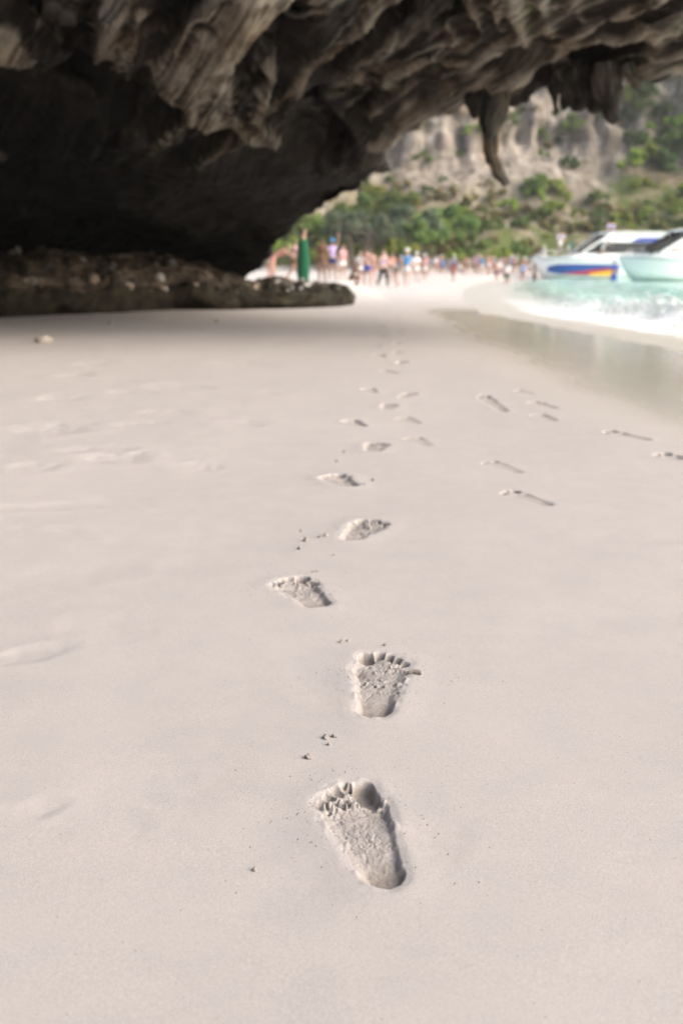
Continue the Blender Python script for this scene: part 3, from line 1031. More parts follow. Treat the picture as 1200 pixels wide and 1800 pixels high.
def stalactite(path, radii, seed, depth_off=0.0, pale=.6):
    path = np.array(path, float)
    d = np.concatenate([[0], np.cumsum(np.linalg.norm(np.diff(path, axis=0), axis=1))])
    n = max(6, int(d[-1] / 5))
    t = np.linspace(0, d[-1], n)
    q = np.stack([np.interp(t, d, path[:, 0]), np.interp(t, d, path[:, 1])], -1)
    for _ in range(2):
        q[1:-1] = (q[:-2] + 2 * q[1:-1] + q[2:]) / 4
    r = np.interp(t, d, radii)
    D = float(rock_depth(path[0, 0], path[0, 1])) + depth_off
    P3 = np.array([at_depth(a, b, D) for a, b in q])
    R3 = r * D / FPX * .72
    R3[-1] *= .35
    V, F = tube(P3, R3, 16)
    nrm = V - np.repeat(P3, 16, axis=0)
    nrm /= np.linalg.norm(nrm, axis=1)[:, None] + 1e-9
    V = V + nrm * (np.repeat(R3, 16) * (.62 * fbm(V * np.array([6, 6, 3.5]) + seed, 3)))[:, None]
    c = V.mean(0)
    me = mesh_data('stalactite', V, F, True, M['rock'], {'fold': np.tile(np.arange(16), len(P3)) / 9.0, 'along': np.repeat(np.arange(len(P3)), 16) / 14.0, 'drip': np.full(len(V), pale), 'damp_shade': np.full(len(V), .0), 'moss': np.zeros(len(V))})
    return obj('stalactite', me, rock)

stalactite([(888, 130), (884, 165), (873, 200), (863, 240), (864, 275), (879, 305), (892, 326)], [24, 20, 18, 16, 15, 14, 9], 1, .1, .5)['label'] = 'longest stalactite with a bent lower tip'
stalactite([(852, 150), (851, 200), (853, 250), (860, 290)], [18, 12, 9, 6], 2, .3, .1)
stalactite([(832, 150), (832, 185), (834, 210)], [20, 14, 5], 3, .2, .15)
stalactite([(972, 140), (974, 172), (977, 203)], [16, 9, 3], 4, .2, .2)
stalactite([(1010, 120), (1014, 165), (1020, 196)], [34, 32, 16], 5, .1, .2)
stalactite([(1042, 120), (1044, 170), (1044, 200)], [34, 34, 20], 6, .3, .15)
stalactite([(1068, 110), (1070, 170), (1077, 219)], [34, 30, 14], 7, .1, .3)
stalactite([(1000, 130), (995, 165), (990, 194)], [18, 13, 7], 8, .0, .2)
stalactite([(1100, 110), (1112, 140), (1125, 156)], [16, 12, 8], 9, .1, .4)
stalactite([(930, 130), (925, 160), (922, 182)], [20, 14, 8], 10, .3, .2)
stalactite([(640, 288), (664, 291), (686, 300)], [17, 12, 4], 11, .0, .2)

# ------------------------------------------------------------------ ledge with pebbles
xs = np.linspace(-9, .26, 300)
prof = np.array([(16.95, -.25), (16.72, -.02), (16.50, .10), (16.38, .24), (16.45, .38), (16.62, .47), (16.85, .54), (17.2, .63), (17.7, .74), (18.3, .86), (19.0, .98), (20.5, 1.12),
                 (21.2, .8), (21.4, -.3)])
profs = resample(prof, .075)
nk = len(profs)
LV = np.zeros((len(xs), nk, 3))
for i, x in enumerate(xs):
    e = min(1, max(0, (.26 - x) / .55)) ** .55            # rounded end at the tip
    lowr = .46 + .54 * (1 - sst(-3.6, -1.9, x))             # the tongue to the right is lower
    shift = .10 * math.sin(x * 1.7 + 1.0) + .08 * math.sin(x * 3.3)
    fy = float(np.interp(x, [-9, -5.6, -4.6, -3.4, -1.2, .3], [16.9, 17.3, 18.6, 20.3, 20.9, 22.6]))     # foot of the ledge
    dp = float(np.interp(x, [-9, -2.6, -1.4, .3], [5.0, 5.0, 3.4, 2.2])) / 5.0
    yy = fy + (profs[:, 0] - 16.60) * dp + shift
    cy = fy + .9
    LV[i, :, 0] = x
    LV[i, :, 1] = cy + (yy - cy) * (.25 + .75 * e)
    LV[i, :, 2] = np.where(profs[:, 1] > 0, profs[:, 1] * lowr * (.35 + .65 * e), profs[:, 1])
LV = LV.reshape(-1, 3)
hl = LV[:, 2].copy()
nrm = np.stack([np.zeros(len(LV)), -np.ones(len(LV)) * .7, np.ones(len(LV)) * .7], -1)
lump = .20 * fbm(LV * np.array([1.1, 1.1, 2.2]), 4) + .10 * (ridged(LV * np.array([1.1, 1.1, 6.0]), 3) - 1) + .05 * fbm(LV * 7, 3)
LV = LV + nrm * (lump * sst(-.1, .12, hl))[:, None]
LV[:, 0] += .10 * fbm(LV * 1.5 + 9, 3)
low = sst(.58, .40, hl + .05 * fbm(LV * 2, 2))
F = [tuple(f) for f in grid_faces(len(xs), nk)]
F.append(tuple(range(nk))[::-1])
F.append(tuple((len(xs) - 1) * nk + k for k in range(nk)))
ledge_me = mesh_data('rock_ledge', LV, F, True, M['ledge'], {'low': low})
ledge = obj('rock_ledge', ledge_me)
tag(ledge, 'low dark rock ledge full of pale pebbles under the overhang', 'rock ledge')

def stone_mesh(seed, sub=2):
    bm = bmesh.new()
    bmesh.ops.create_icosphere(bm, subdivisions=sub, radius=1)
    V = np.array([v.co[:] for v in bm.verts])
    r = 1 + .32 * fbm(V * 1.1 + seed * 5.3, 2)
    for v, k in zip(bm.verts, r):
        v.co = v.co * float(k)
    me = bpy.data.meshes.new('stone')
    bm.to_mesh(me); bm.free()
    me.polygons.foreach_set('use_smooth', np.full(len(me.polygons), True))
    return me
STONES = []
for k in range(5):
    for mt in M['stones']:
        me = stone_mesh(k, 2)
        me.materials.append(mt)
        STONES.append(me)
LVr = LV.reshape(len(xs), nk, 3)
cand = [(i, k) for i in range(len(xs)) for k in range(nk) if .36 < LVr[i, k, 2] < 1.3 and k < nk - 22]
rs = random.Random(5)
for s in range(170):
    i, k = rs.choice(cand)
    p = LVr[i, k]
    # patches of pale cobbles and darker clods
    pat = perlin(np.array([[p[0] * 1.1, p[1] * 1.1, 3.3]]))[0] + rs.uniform(-.35, .35)
    kind = 0 if pat > .12 else (2 if pat > -.05 else (1 if pat > -.25 else 3))
    me = STONES[rs.randrange(5) * 4 + kind]
    sz = rs.choice([.04, .05, .05, .06, .07, .09, .12, .16])
    if kind == 0: sz = min(sz, .10)
    o = obj('stone', me, ledge, loc=p + np.array([0, .02, -.45 * sz]), rot=(rs.uniform(0, 6), rs.uniform(0, 6), rs.uniform(0, 6)),
            scl=(sz * rs.uniform(.8, 1.5), sz * rs.uniform(.8, 1.3), sz * rs.uniform(.6, .9)))

# loose stones on the sand
def loose(px, py, wpx, hpx, mat, label, seed):
    p = on_sand(px, py)
    s = wpx / 2 * (p[1] * CT + CAM_H * ST) / FPX
    me = stone_mesh(seed, 3)
    me.materials.append(mat)
    o = obj('stone', me, None, loc=(p[0], p[1], gz(p[0], p[1]) + s * hpx / wpx * .6), rot=(0, 0, seed), scl=(s, s * .8, s * hpx / wpx))
    return tag(o, label, 'stone')
loose(76, 602, 30, 15, m_stone('sandy_stone', (.34, .29, .25)), 'small tan stone lying alone on the sand below the ledge', 3)
loose(194, 570, 9, 6, M['stones'][2], 'tiny grey stone on the sand left, close under the ledge', 4)
loose(381, 567, 10, 7, M['stones'][1], 'tiny tan stone on the sand near the middle of the ledge', 5)
loose(-2, 556, 14, 10, M['stones'][0], 'pale white stone at the left foot of the ledge', 6)

# ------------------------------------------------------------------ sea
rows = [-30, -20, -12, -6, -2, 1, 3, 5, 7, 9.0]
while rows[-1] < 330:
    rows.append(rows[-1] * 1.012 + .02)
rows = np.array(rows)
du = np.concatenate([np.linspace(-2.0, 8, 156), 8 + np.geomspace(.07, 400, 90)])
SX = sea_x(rows)[:, None] + du[None, :] * np.ones((len(rows), 1))
SY = np.broadcast_to(rows[:, None], SX.shape).copy()
P = np.stack([SX, SY, np.zeros_like(SX)], -1).reshape(-1, 3)
d = np.broadcast_to(du[None, :], SX.shape)
n1 = fbm(P * np.array([.35, .22, 1]), 3).reshape(SX.shape)
n2 = fbm(P * np.array([1.3, .9, 1]) + 4, 4).reshape(SX.shape)
gr = ground(SX, SY)
crest_d = 2.6 + 1.2 * n1
crest = np.exp(-((d - crest_d) / .75) ** 2)
crest2 = np.exp(-((d - crest_d - 4.5) / 1.1) ** 2)
mag = np.exp(-((SY - 17) / 11) ** 2)
wave = (.08 + .15 * mag) * crest * (1 + .5 * n2) + .10 * crest2 * (1 + .5 * n2)
wave += .035 * n2 + .03 * np.sin(d * 1.1 + SY * .25 + n1 * 4) * sst(3, 8, d)
deepf = sst(-.3, 1.2, d)
SZ = np.where(d > 0, SEA_Z + .012 + wave * deepf, gr + .016 - .034 * sst(-.5, -1.6, d) + .006 * n2)
foam = .26 * np.exp(-((d - .0) / .6) ** 2) + .95 * sst(-.4, .4, d) * (1 - sst(3.2 + 1.5 * mag, 4.6 + 2 * mag, d)) * (.45 + .55 * mag) + .55 * crest2
foam = np.clip(foam * (.74 + .5 * n2) * (.55 + .45 * mag) - .02, 0, 1)
sea = obj('sea', mesh_data('sea', np.stack([SX, SY, SZ], -1).reshape(-1, 3), grid_faces(*SX.shape), True, M['sea'],
                           {'foam': foam.ravel(), 'deep': sst(.3, 3.0, d).ravel()}))
tag(sea, kind='structure')

# tumbling foam of the breaking wave: lumps of many sizes along the crest
mbf_V, mbf_F, n0 = [], [], 0
ico = stone_mesh(9, 1)
iv = np.array([v.co[:] for v in ico.vertices]); ifc = np.array([p.vertices[:] for p in ico.polygons])
rg = np.random.default_rng(21)
for k in range(4200):
    yy = float(np.clip(rg.normal(19, 5.5), 12.5, 48))
    dd = float(2.5 + rg.normal(0, .95))
    if yy > 30: dd = float(rg.normal(1.0, .8))
    xx = float(sea_x(yy)) + dd
    m = math.exp(-((yy - 17) / 11) ** 2) * math.exp(-((dd - 2.6) / 1.2) ** 2)
    zz = SEA_Z + .02 + m * abs(rg.normal(.10, .14))
    r = float(rg.uniform(.008, .035) * (.5 + .9 * m))
    V = iv * r * np.array([1.4, 1.6, .8]) * rg.uniform(.7, 1.3, 3) + np.array([xx, yy, zz])
    mbf_V.append(V); mbf_F.append(ifc + n0); n0 += len(iv)
foam_o = obj('foam', mesh_data('foam', np.concatenate(mbf_V), np.concatenate(mbf_F), True, M['foam']))
tag(foam_o, 'white foam of the wave breaking at the shore', kind='stuff')

# ------------------------------------------------------------------ far cliff
cx = np.linspace(-110, 190, 420)
prof = np.array([(128, .2), (136, 3.0), (146, 7.5), (154, 12), (158, 16), (160, 24), (163, 34), (165, 46), (170, 58), (176, 78), (190, 96), (240, 110)])
pr = resample(prof, .75)
CX, _ = np.meshgrid(cx, pr[:, 0], indexing='xy')
CY = np.broadcast_to(pr[:, 0][:, None], CX.shape) + 6 * np.sin(CX / 31.0) - np.clip((CX - 45) * .25, 0, 16)
CZ = np.broadcast_to(pr[:, 1][:, None], CX.shape).copy()
P = np.stack([CX, CY, CZ], -1).reshape(-1, 3)
steep = sst(12, 22, CZ)
flute = (ridged(P * np.array([.16, .05, .03]), 3) - 1).reshape(CX.shape)
bulk = fbm(P * .045, 4).reshape(CX.shape)
ledg = (ridged(P * np.array([.04, .04, .19]) + 4, 2) - 1).reshape(CX.shape)
CY = CY - steep * (2.2 * flute + 5.0 * bulk + 1.6 * ledg) - (1 - steep) * 1.5 * bulk
CZ = CZ + (1 - steep) * 1.8 * fbm(P * .12 + 3, 4).reshape(CX.shape) * sst(1, 5, CZ)
veg = (1 - sst(3, 9, CZ)) * .5 + (1 - sst(7, 17, CZ)) * .12 + .45 * sst(30, 60, CX) * (1 - sst(40, 75, CZ)) + .25 * sst(44, 60, CZ) + .12 * (bulk > .15) - .22 * sst(16, 22, CZ) * (1 - sst(28, 60, CX))
cliff = obj('cliff', mesh_data('cliff', np.stack([CX, CY, CZ], -1).reshape(-1, 3), grid_faces(*CX.shape)[:, ::-1], True, M['cliff'], {'veg': veg.ravel(), 'scrub': (1 - sst(9, 20, CZ + 5 * bulk)).ravel() * .9 + .45 * (sst(34, 60, CX) * (1 - sst(45, 75, CZ))).ravel()}))
tag(cliff, kind='structure')

# ------------------------------------------------------------------ trees and shrubs
def leaves(n, centers, radii, size, seed, flat=.75):
    r = np.random.default_rng(seed)
    ci = r.integers(0, len(centers), n)
    c = np.array(centers)[ci]
    rad = np.array(radii)[ci]
    dv = r.normal(size=(n, 3)); dv /= np.linalg.norm(dv, axis=1)[:, None]
    P = c + dv * (rad * r.uniform(.45, 1.05, n) ** .6)[:, None] * np.array([1, 1, flat])
    a = r.normal(size=(n, 3)); a /= np.linalg.norm(a, axis=1)[:, None]
    b = np.cross(a, dv + .3 * r.normal(size=(n, 3))); b /= np.linalg.norm(b, axis=1)[:, None] + 1e-9
    s = size * r.uniform(.6, 1.4, n)[:, None]
    V = np.stack([P - a * s, P + b * s * .45, P + a * s, P - b * s * .45], 1).reshape(-1, 3)
    F = np.arange(4 * n).reshape(-1, 4)
    return V, F

def crown_shape(seed, w, h, z0, nb):
    r = np.random.default_rng(seed)
    C, R = [], []
    for k in range(nb):
        th = r.uniform(0, 2 * math.pi)
        q = math.sqrt(r.uniform(0, 1)) * w
        zz = z0 + h * (r.uniform(.05, 1) ** .8) * (1 - .45 * (q / w) ** 2)
        C.append((q * math.cos(th), q * math.sin(th), zz)); R.append(r.uniform(.16, .30) * w)
    return C, R

def tree_proto(seed, w, h, z0, leafmat, nleaf, size, stems=1, spread=.25):
    C, R = crown_shape(seed, w, h, z0, 16)
    V, F = leaves(nleaf, C, R, size, seed)
    crown = mesh_data('crown', V, F, False, leafmat)
    mb = MB()
    r = random.Random(seed)
    for s in range(stems):
        a = r.uniform(0, 6.28)
        bx, by = (.35 * math.cos(a), .35 * math.sin(a)) if stems > 1 else (0, 0)
        top = (bx + spread * w * math.cos(a), by + spread * w * math.sin(a), z0 + h * .35)
        mid = ((bx + top[0]) / 2 + r.uniform(-.15, .15), (by + top[1]) / 2 + r.uniform(-.15, .15), top[2] * .5)
        pts = resample([(bx, by, -.4), mid, top], .5)
        mb.tube(pts, np.linspace(.15, .06, len(pts)) * w / 2.6 * (1.3 if stems == 1 else .7), 7)
        for _ in range(4):
            c = C[r.randrange(len(C))]
            p0 = pts[int(len(pts) * r.uniform(.55, .9))]
            pp = resample([p0, (p0 + np.array(c)) / 2 + np.array([0, 0, .2]), c], .5)
            mb.tube(pp, np.linspace(.05, .02, len(pp)) * w / 2.6, 5)
    trunk = mb.data('trunk', M['bark'], True)
    return crown, trunk

def put_tree(crown, trunk, loc, rz, sc, label, group):
    e = empty('tree', loc, rz, sc)
    tag(e, label, 'tree', group)
    obj('crown', crown, e)
    obj('trunk', trunk, e)
    return e

T = {'dense': tree_proto(1, 3.0, 4.2, 1.6, M['leaf_mid'], 2600, .30),
     'grey': tree_proto(2, 3.2, 3.6, 2.4, M['leaf_grey'], 2200, .30, 7, .45),
     'lime': tree_proto(3, 2.2, 3.0, .6, M['leaf_lime'], 2000, .28, 3),
     'dark': tree_proto(4, 2.8, 4.4, 1.4, M['leaf_dark'], 2400, .30),
     'olive': tree_proto(5, 2.2, 3.2, 1.0, M['leaf_olive'], 1600, .26, 3)}
KIND = {'dense': 'mid green leafy tree behind the crowded beach', 'grey': 'grey green tree on many bare leaning stems behind the beach',
        'lime': 'low bright lime green bushy tree at the back of the beach', 'dark': 'dark green tree in the belt behind the beach',
        'olive': 'yellowish olive tree thinly leaved behind the beach'}
# pixel of the trunk foot, distance, kind, scale
TREES = [(505, 118, 'lime', 1.15), (478, 126, 'dense', 1.1), (540, 130, 'dense', 1.15), (560, 116, 'lime', .75), (590, 124, 'lime', 1.2), (628, 118, 'grey', 1.2),
         (575, 136, 'lime', 1.5), (640, 138, 'dense', 1.4), (668, 122, 'grey', 1.0), (700, 118, 'lime', 1.0), (685, 134, 'dense', 1.45), (715, 128, 'grey', 1.25),
         (740, 120, 'dense', 1.05), (745, 136, 'lime', 1.5), (772, 124, 'olive', 1.15), (790, 134, 'dense', 1.25), (800, 118, 'lime', .62), (830, 122, 'dense', .72), (855, 118, 'lime', .6),
         (880, 124, 'lime', .7), (830, 138, 'dense', .9), (905, 126, 'dense', .6), (440, 122, 'dense', 1.2), (400, 126, 'dark', 1.3), (930, 132, 'olive', .7), (610, 132, 'dense', 1.25)]
rs = random.Random(9)
def where_back(px):
    for lim, txt in ((452, 'hidden behind the dark rock'), (490, 'beside the dark rock edge'), (520, 'just left of the green towel person'), (552, 'right above the green towel person'), (582, 'behind the brown bikini'),
                     (606, 'behind the raised arm'), (634, 'behind the person in white'), (662, 'behind the blue swim trunks'), (690, 'behind the black trousers'), (708, 'behind the dark green trunks'), (728, 'behind the blue shirt and white hat'),
                     (760, 'behind the all white person'), (785, 'left of the child in red'), (812, 'above the child in red'), (845, 'left of the wading person'), (870, 'near the bather in navy trunks'),
                     (893, 'above the wading person'), (915, 'left of the first bow'), (2000, 'above the first bow')):
        if px < lim: return txt
KADJ = {'dense': 'mid green leafy tree', 'grey': 'grey green tree on bare leaning stems', 'lime': 'bright lime bushy tree', 'dark': 'dark green tree', 'olive': 'yellowish olive tree'}
for (px, D, kind, sc) in TREES:
    z = gz(x_of(px, D, 1), D)
    D2 = D
    put_tree(*T[kind], (x_of(px, D, 1), D2, z + sst(128, 140, D) * 2.2), rs.uniform(0, 6.28), sc * rs.uniform(.92, 1.08),
             f"{KADJ[kind]}{' in the back row' if D > 129 else ''} {where_back(px)}", 'trees behind the beach')

# shrubs on the cliff foot and ledges
def shrub_mesh(seed, mat, n=420):
    C, R = crown_shape(seed, 1.5, 1.5, .2, 9)
    V, F = leaves(n, C, R, .30, seed + 50)
    return mesh_data('shrub', V, F, False, mat)
SH = {k: [shrub_mesh(30 + i + 10 * j, M[m]) for i in range(2)] for j, (k, m) in enumerate((('green', 'leaf_mid'), ('lime', 'leaf_lime'), ('dark', 'leaf_dark'), ('olive', 'leaf_olive')))}
SHL = {'green': 'mid green shrub clinging to the far cliff', 'lime': 'bright lime shrub on the slope below the far cliff',
       'dark': 'dark shrub in a crack of the far cliff', 'olive': 'dry olive brown shrub on the far cliff slope'}
# find cliff points by pixel: nearest projected vertex
CP = np.stack([CX, CY, CZ], -1).reshape(-1, 3)
cpx, cpy = project(CP)
def cliff_at(px, py):
    i = np.argmin((cpx - px) ** 2 + (cpy - py) ** 2)
    return CP[i]
rs = random.Random(12)
spots = []
for _ in range(105):      # vegetated slope
    px = rs.uniform(640, 1230)
    py = rs.uniform(345, 432) - (30 if px < 760 else 0)
    spots.append((px, py, rs.choices(['green', 'lime', 'dark', 'olive'], [4, 3, 1, 6])[0], rs.uniform(.5, 1.15)))
for _ in range(38):      # greener right hand side
    spots.append((rs.uniform(1085, 1230), rs.uniform(150, 400), rs.choices(['green', 'lime', 'dark'], [4, 3, 2])[0], rs.uniform(.6, 1.5)))
for _ in range(22):      # wisps on the wall
    spots.append((rs.uniform(670, 1090), rs.uniform(170, 340), rs.choices(['green', 'olive', 'dark'], [3, 3, 1])[0], rs.uniform(.5, 1.1)))
for (a, b, k, s) in [(930, 335, 'green', 1.9), (965, 345, 'lime', 1.6), (975, 372, 'lime', 1.8), (830, 232, 'lime', 1.0), (890, 215, 'green', 1.6), (1010, 225, 'green', 1.4),
                     (1085, 395, 'lime', 1.4), (1110, 290, 'lime', 1.7), (1130, 330, 'lime', 1.4), (1180, 300, 'dark', 2.2), (1190, 250, 'green', 2.0), (800, 390, 'lime', 1.5)]:
    spots.append((a, b, k, s))
def where_cliff(px, py):
    h = 'high on the cliff' if py < 230 else ('halfway up the cliff' if py < 330 else ('on the slope' if py < 385 else 'at the cliff foot'))
    for lim, txt in ((700, 'beside the rock tip'), (770, 'above the white clad crowd'), (840, 'left of the longest stalactite'), (900, 'right under the longest stalactite'), (950, 'right of the longest stalactite'),
                     (1010, 'above the foredeck flag'), (1075, 'above the striped boat'), (1130, 'right of the hanging rock teeth'), (5000, 'at the right picture edge')):
        if px < lim: return h + ', ' + txt
used_l = {}
for (px, py, k, s) in sorted(spots, key=lambda q: q[0]):
    p = cliff_at(px, py)
    o = obj('shrub', rs.choice(SH[k]), None, loc=p + np.array([0, -.3, -.6]), rot=(0, 0, rs.uniform(0, 6.28)), scl=(s, s, s * rs.uniform(.8, 1.3)))
    sz_ = 'small ' if s < .75 else ('large ' if s > 1.3 else '')
    tag(o, f"{sz_}{ {'green': 'mid green', 'lime': 'bright lime', 'dark': 'dark green', 'olive': 'dry olive brown'}[k]} shrub {where_cliff(px, py)}", 'shrub', 'shrubs on the far cliff')

# ------------------------------------------------------------------ people
def v3(*a): return np.array(a, float)
POSES = {
    'stand':  dict(lean=2, hipL=3, hipR=-3, kneeL=3, kneeR=2, shL=5, shR=-4, abL=10, abR=10, elL=15, elR=12),
    'walk':   dict(lean=4, hipL=24, hipR=-18, kneeL=8, kneeR=22, shL=-22, shR=24, abL=9, abR=9, elL=25, elR=30),
    'akimbo': dict(lean=0, hipL=4, hipR=-4, kneeL=2, kneeR=2, shL=-12, shR=-12, abL=42, abR=42, elL=80, elR=80, inward=1),
    'photo':  dict(lean=0, hipL=4, hipR=-2, kneeL=4, kneeR=2, shL=78, shR=82, abL=14, abR=14, elL=70, elR=70),
    'raise':  dict(lean=0, hipL=6, hipR=-4, kneeL=4, kneeR=4, shL=160, shR=-5, abL=14, abR=12, elL=20, elR=15),
    'bend':   dict(lean=62, hipL=6, hipR=-6, kneeL=14, kneeR=14, shL=62, shR=70, abL=10, abR=10, elL=10, elR=14),
    'squat':  dict(lean=32, hipL=108, hipR=102, kneeL=135, kneeR=130, shL=50, shR=55, abL=14, abR=14, elL=40, elR=45),
    'sit':    dict(lean=6, hipL=84, hipR=84, kneeL=80, kneeR=76, shL=30, shR=32, abL=12, abR=12, elL=35, elR=30),
    'wide':   dict(lean=8, hipL=10, hipR=-8, kneeL=8, kneeR=8, shL=20, shR=-14, abL=26, abR=20, elL=30, elR=30, wide=1),
}
R_ = math.radians

def skeleton(p):
    V, E, R, B = [], [], [], {}
    def add(co, r, parent=None, bone=None):
        V.append(np.array(co, float)); R.append(r)
        i = len(V) - 1
        if parent is not None:
            E.append((parent, i))
            if bone: B.setdefault(bone, []).append((parent, i))
        return i
    lean = R_(p['lean'])
    sp = v3(0, -math.sin(lean), math.cos(lean))
    fw = v3(0, -math.cos(lean), -math.sin(lean))
    pel = add((0, 0, 0), .125)
    wst = add(sp * .16, .115, pel, 'waist')
    chs = add(sp * .34, .135, wst, 'chest')
    upc = add(sp * .46, .105, chs, 'chest')
    nk = add(sp * .54, .056, upc, 'neck')
    hb = v3(0, -math.sin(lean * .6), math.cos(lean * .6))
    jaw = add(V[nk] + hb * .07 + v3(0, -.012, 0), .070, nk, 'head')
    skl = add(V[jaw] + hb * .085 + v3(0, .004, 0), .093, jaw, 'head')
    crn = add(V[skl] + hb * .065 + v3(0, .012, 0), .062, skl, 'head')
    def dirv(a, ab, s):
        a, ab = R_(a), R_(ab)
        return v3(math.sin(ab) * s, -math.sin(a) * math.cos(ab), -math.cos(a) * math.cos(ab))
    for s, k in ((1, 'L'), (-1, 'R')):
        wd = 7 if not p.get('wide') else 14
        hp = add(v3(.085 * s, 0, -.05), .098, pel, 'hip')
        th = dirv(p['hip' + k], wd * .5, s)
        kn = add(V[hp] + th * .42, .062, hp, 'thigh')
        sh = dirv(p['hip' + k] - p['knee' + k], 1, s)
        ca = add(V[kn] + sh * .13 + v3(0, .012, 0), .058, kn, 'shin')
        an = add(V[kn] + sh * .40, .038, ca, 'shin')
        toe = add(V[an] + v3(.03 * s, -.13, -.035), .034, an, 'foot')
        tip = add(V[toe] + v3(.01 * s, -.06, -.012), .022, toe, 'foot')
        so = add(V[upc] + v3(.165 * s, 0, -.01), .070, upc, 'shoulder')
        ad = dirv(p['sh' + k] + p['lean'] * 0, p['ab' + k], s)
        el = add(V[so] + ad * .28, .043, so, 'upperarm')
        if p.get('inward'):
            fd = v3(-.85 * s, -.35, -.35); fd /= np.linalg.norm(fd)
        else:
            fd = dirv(p['sh' + k] + p['el' + k], p['ab' + k] * .4, s)
        wr = add(V[el] + fd * .24, .029, el, 'forearm')
        palm = add(V[wr] + fd * .075, .033, wr, 'hand')
        side = np.cross(fd, v3(0, 1, .2)); side /= np.linalg.norm(side) + 1e-9
        for q, ln in ((-.9, .060), (-.3, .075), (.3, .080), (.9, .070)):
            b0 = add(V[palm] + fd * .035 + side * .022 * q, .0105, palm, 'hand')
            add(V[b0] + fd * ln * .9 + v3(0, -.012, 0), .008, b0, 'hand')
        t0 = add(V[wr] + fd * .045 - side * .040, .011, wr, 'hand')
        add(V[t0] + fd * .045 - side * .012, .009, t0, 'hand')
    V = np.array(V)
    V[:, 2] -= V[:, 2].min() - .022
    return V, E, R, B

BODY = {}
def body(pose, female=False):
    key = (pose, female)
    if key in BODY: return BODY[key]
    V, E, R, B = skeleton(POSES[pose])
    R = np.array(R)
    if female:
        R[1] *= .88; R[0] *= 1.05
    me = bpy.data.meshes.new('sk')
    me.from_pydata([tuple(v) for v in V], E, [])
    o = bpy.data.objects.new('temp_sk', me)
    COL.objects.link(o)
    md = o.modifiers.new('skin', 'SKIN')
    md.use_smooth_shade = True
    for i, sv in enumerate(me.skin_vertices[0].data):
        sv.radius = (float(R[i]), float(R[i]) * (.78 if i in (0, 1, 2, 3) else 1.0))
        sv.use_root = (i == 0)
    ms = o.modifiers.new('sub', 'SUBSURF')
    ms.levels = 1
    dg = bpy.context.evaluated_depsgraph_get()
    m2 = bpy.data.meshes.new_from_object(o.evaluated_get(dg))
    bpy.data.objects.remove(o)
    Vb, Nb = mesh_np(m2)
    Fb = [tuple(p.vertices) for p in m2.polygons]
    bpy.data.meshes.remove(m2)
    # nearest bone of every vertex, and the place along it
    names, best, par = [], np.full(len(Vb), 9e9), np.zeros(len(Vb))
    bone = np.zeros(len(Vb), int)
    for nm, segs in B.items():
        names.append(nm)
        for (i, j) in segs:
            a, b = V[i], V[j]
            t = np.clip(((Vb - a) @ (b - a)) / ((b - a) @ (b - a)), 0, 1)
            d = np.linalg.norm(Vb - a - t[:, None] * (b - a), axis=1) / max(R[i], R[j])
            m = d < best
            best[m] = d[m]; bone[m] = len(names) - 1; par[m] = t[m]
    bn = np.array(names)[bone]
    skull, crown, jaw = V[6], V[7], V[5]
    # a nose
    noseP = (skull + jaw) / 2 + v3(0, -.095, 0)
    dn = np.linalg.norm(Vb - noseP, axis=1)
    Vb = Vb + np.exp(-(dn / .022) ** 2)[:, None] * v3(0, -.022, -.004)
    BODY[key] = (Vb, Nb, Fb, bn, par, skull, crown, jaw)
    return BODY[key]

def shell(pose, female, test, off, name, mat):
    Vb, Nb, Fb, bn, par, skull, crown, jaw = body(pose, female)
    keep = test(Vb, bn, par, skull, jaw)
    F = [f for f in Fb if all(keep[i] for i in f)]
    used = sorted({i for f in F for i in f})
    mp = {v: i for i, v in enumerate(used)}
    V = Vb[used] + Nb[used] * off
    return mesh_data(name, V, [tuple(mp[i] for i in f) for f in F], True, mat)

def t_trunks(V, bn, t, sk, jw): return (bn == 'hip') | ((bn == 'thigh') & (t < .55)) | ((bn == 'waist') & (t < .35))
def t_brief(V, bn, t, sk, jw): return (bn == 'hip') | ((bn == 'thigh') & (t < .12)) | ((bn == 'waist') & (t < .2))
def t_trouser(V, bn, t, sk, jw): return t_trunks(V, bn, t, sk, jw) | (bn == 'thigh') | ((bn == 'shin') & (t < .8))
def t_shirt(V, bn, t, sk, jw): return np.isin(bn, ('chest', 'shoulder')) | ((bn == 'waist')) | ((bn == 'upperarm') & (t < .5)) | ((bn == 'neck') & (t < .2))
def t_bra(V, bn, t, sk, jw): return (bn == 'chest') & (t < .75)
def t_hair(V, bn, t, sk, jw): return (bn == 'head') & ((V[:, 2] > sk[2] + .032) | ((V[:, 1] > sk[1] - .022) & (V[:, 2] > jw[2] - .04)))
def t_long(V, bn, t, sk, jw): return t_hair(V, bn, t, sk, jw) | ((bn == 'neck') & (V[:, 1] > jw[1] + .02))
GARM = {'trunks': (t_trunks, .014), 'briefs': (t_brief, .008), 'trousers': (t_trouser, .018), 'shirt': (t_shirt, .016), 'bikini_top': (t_bra, .007),
        'hair': (t_hair, .014), 'long_hair': (t_long, .02)}

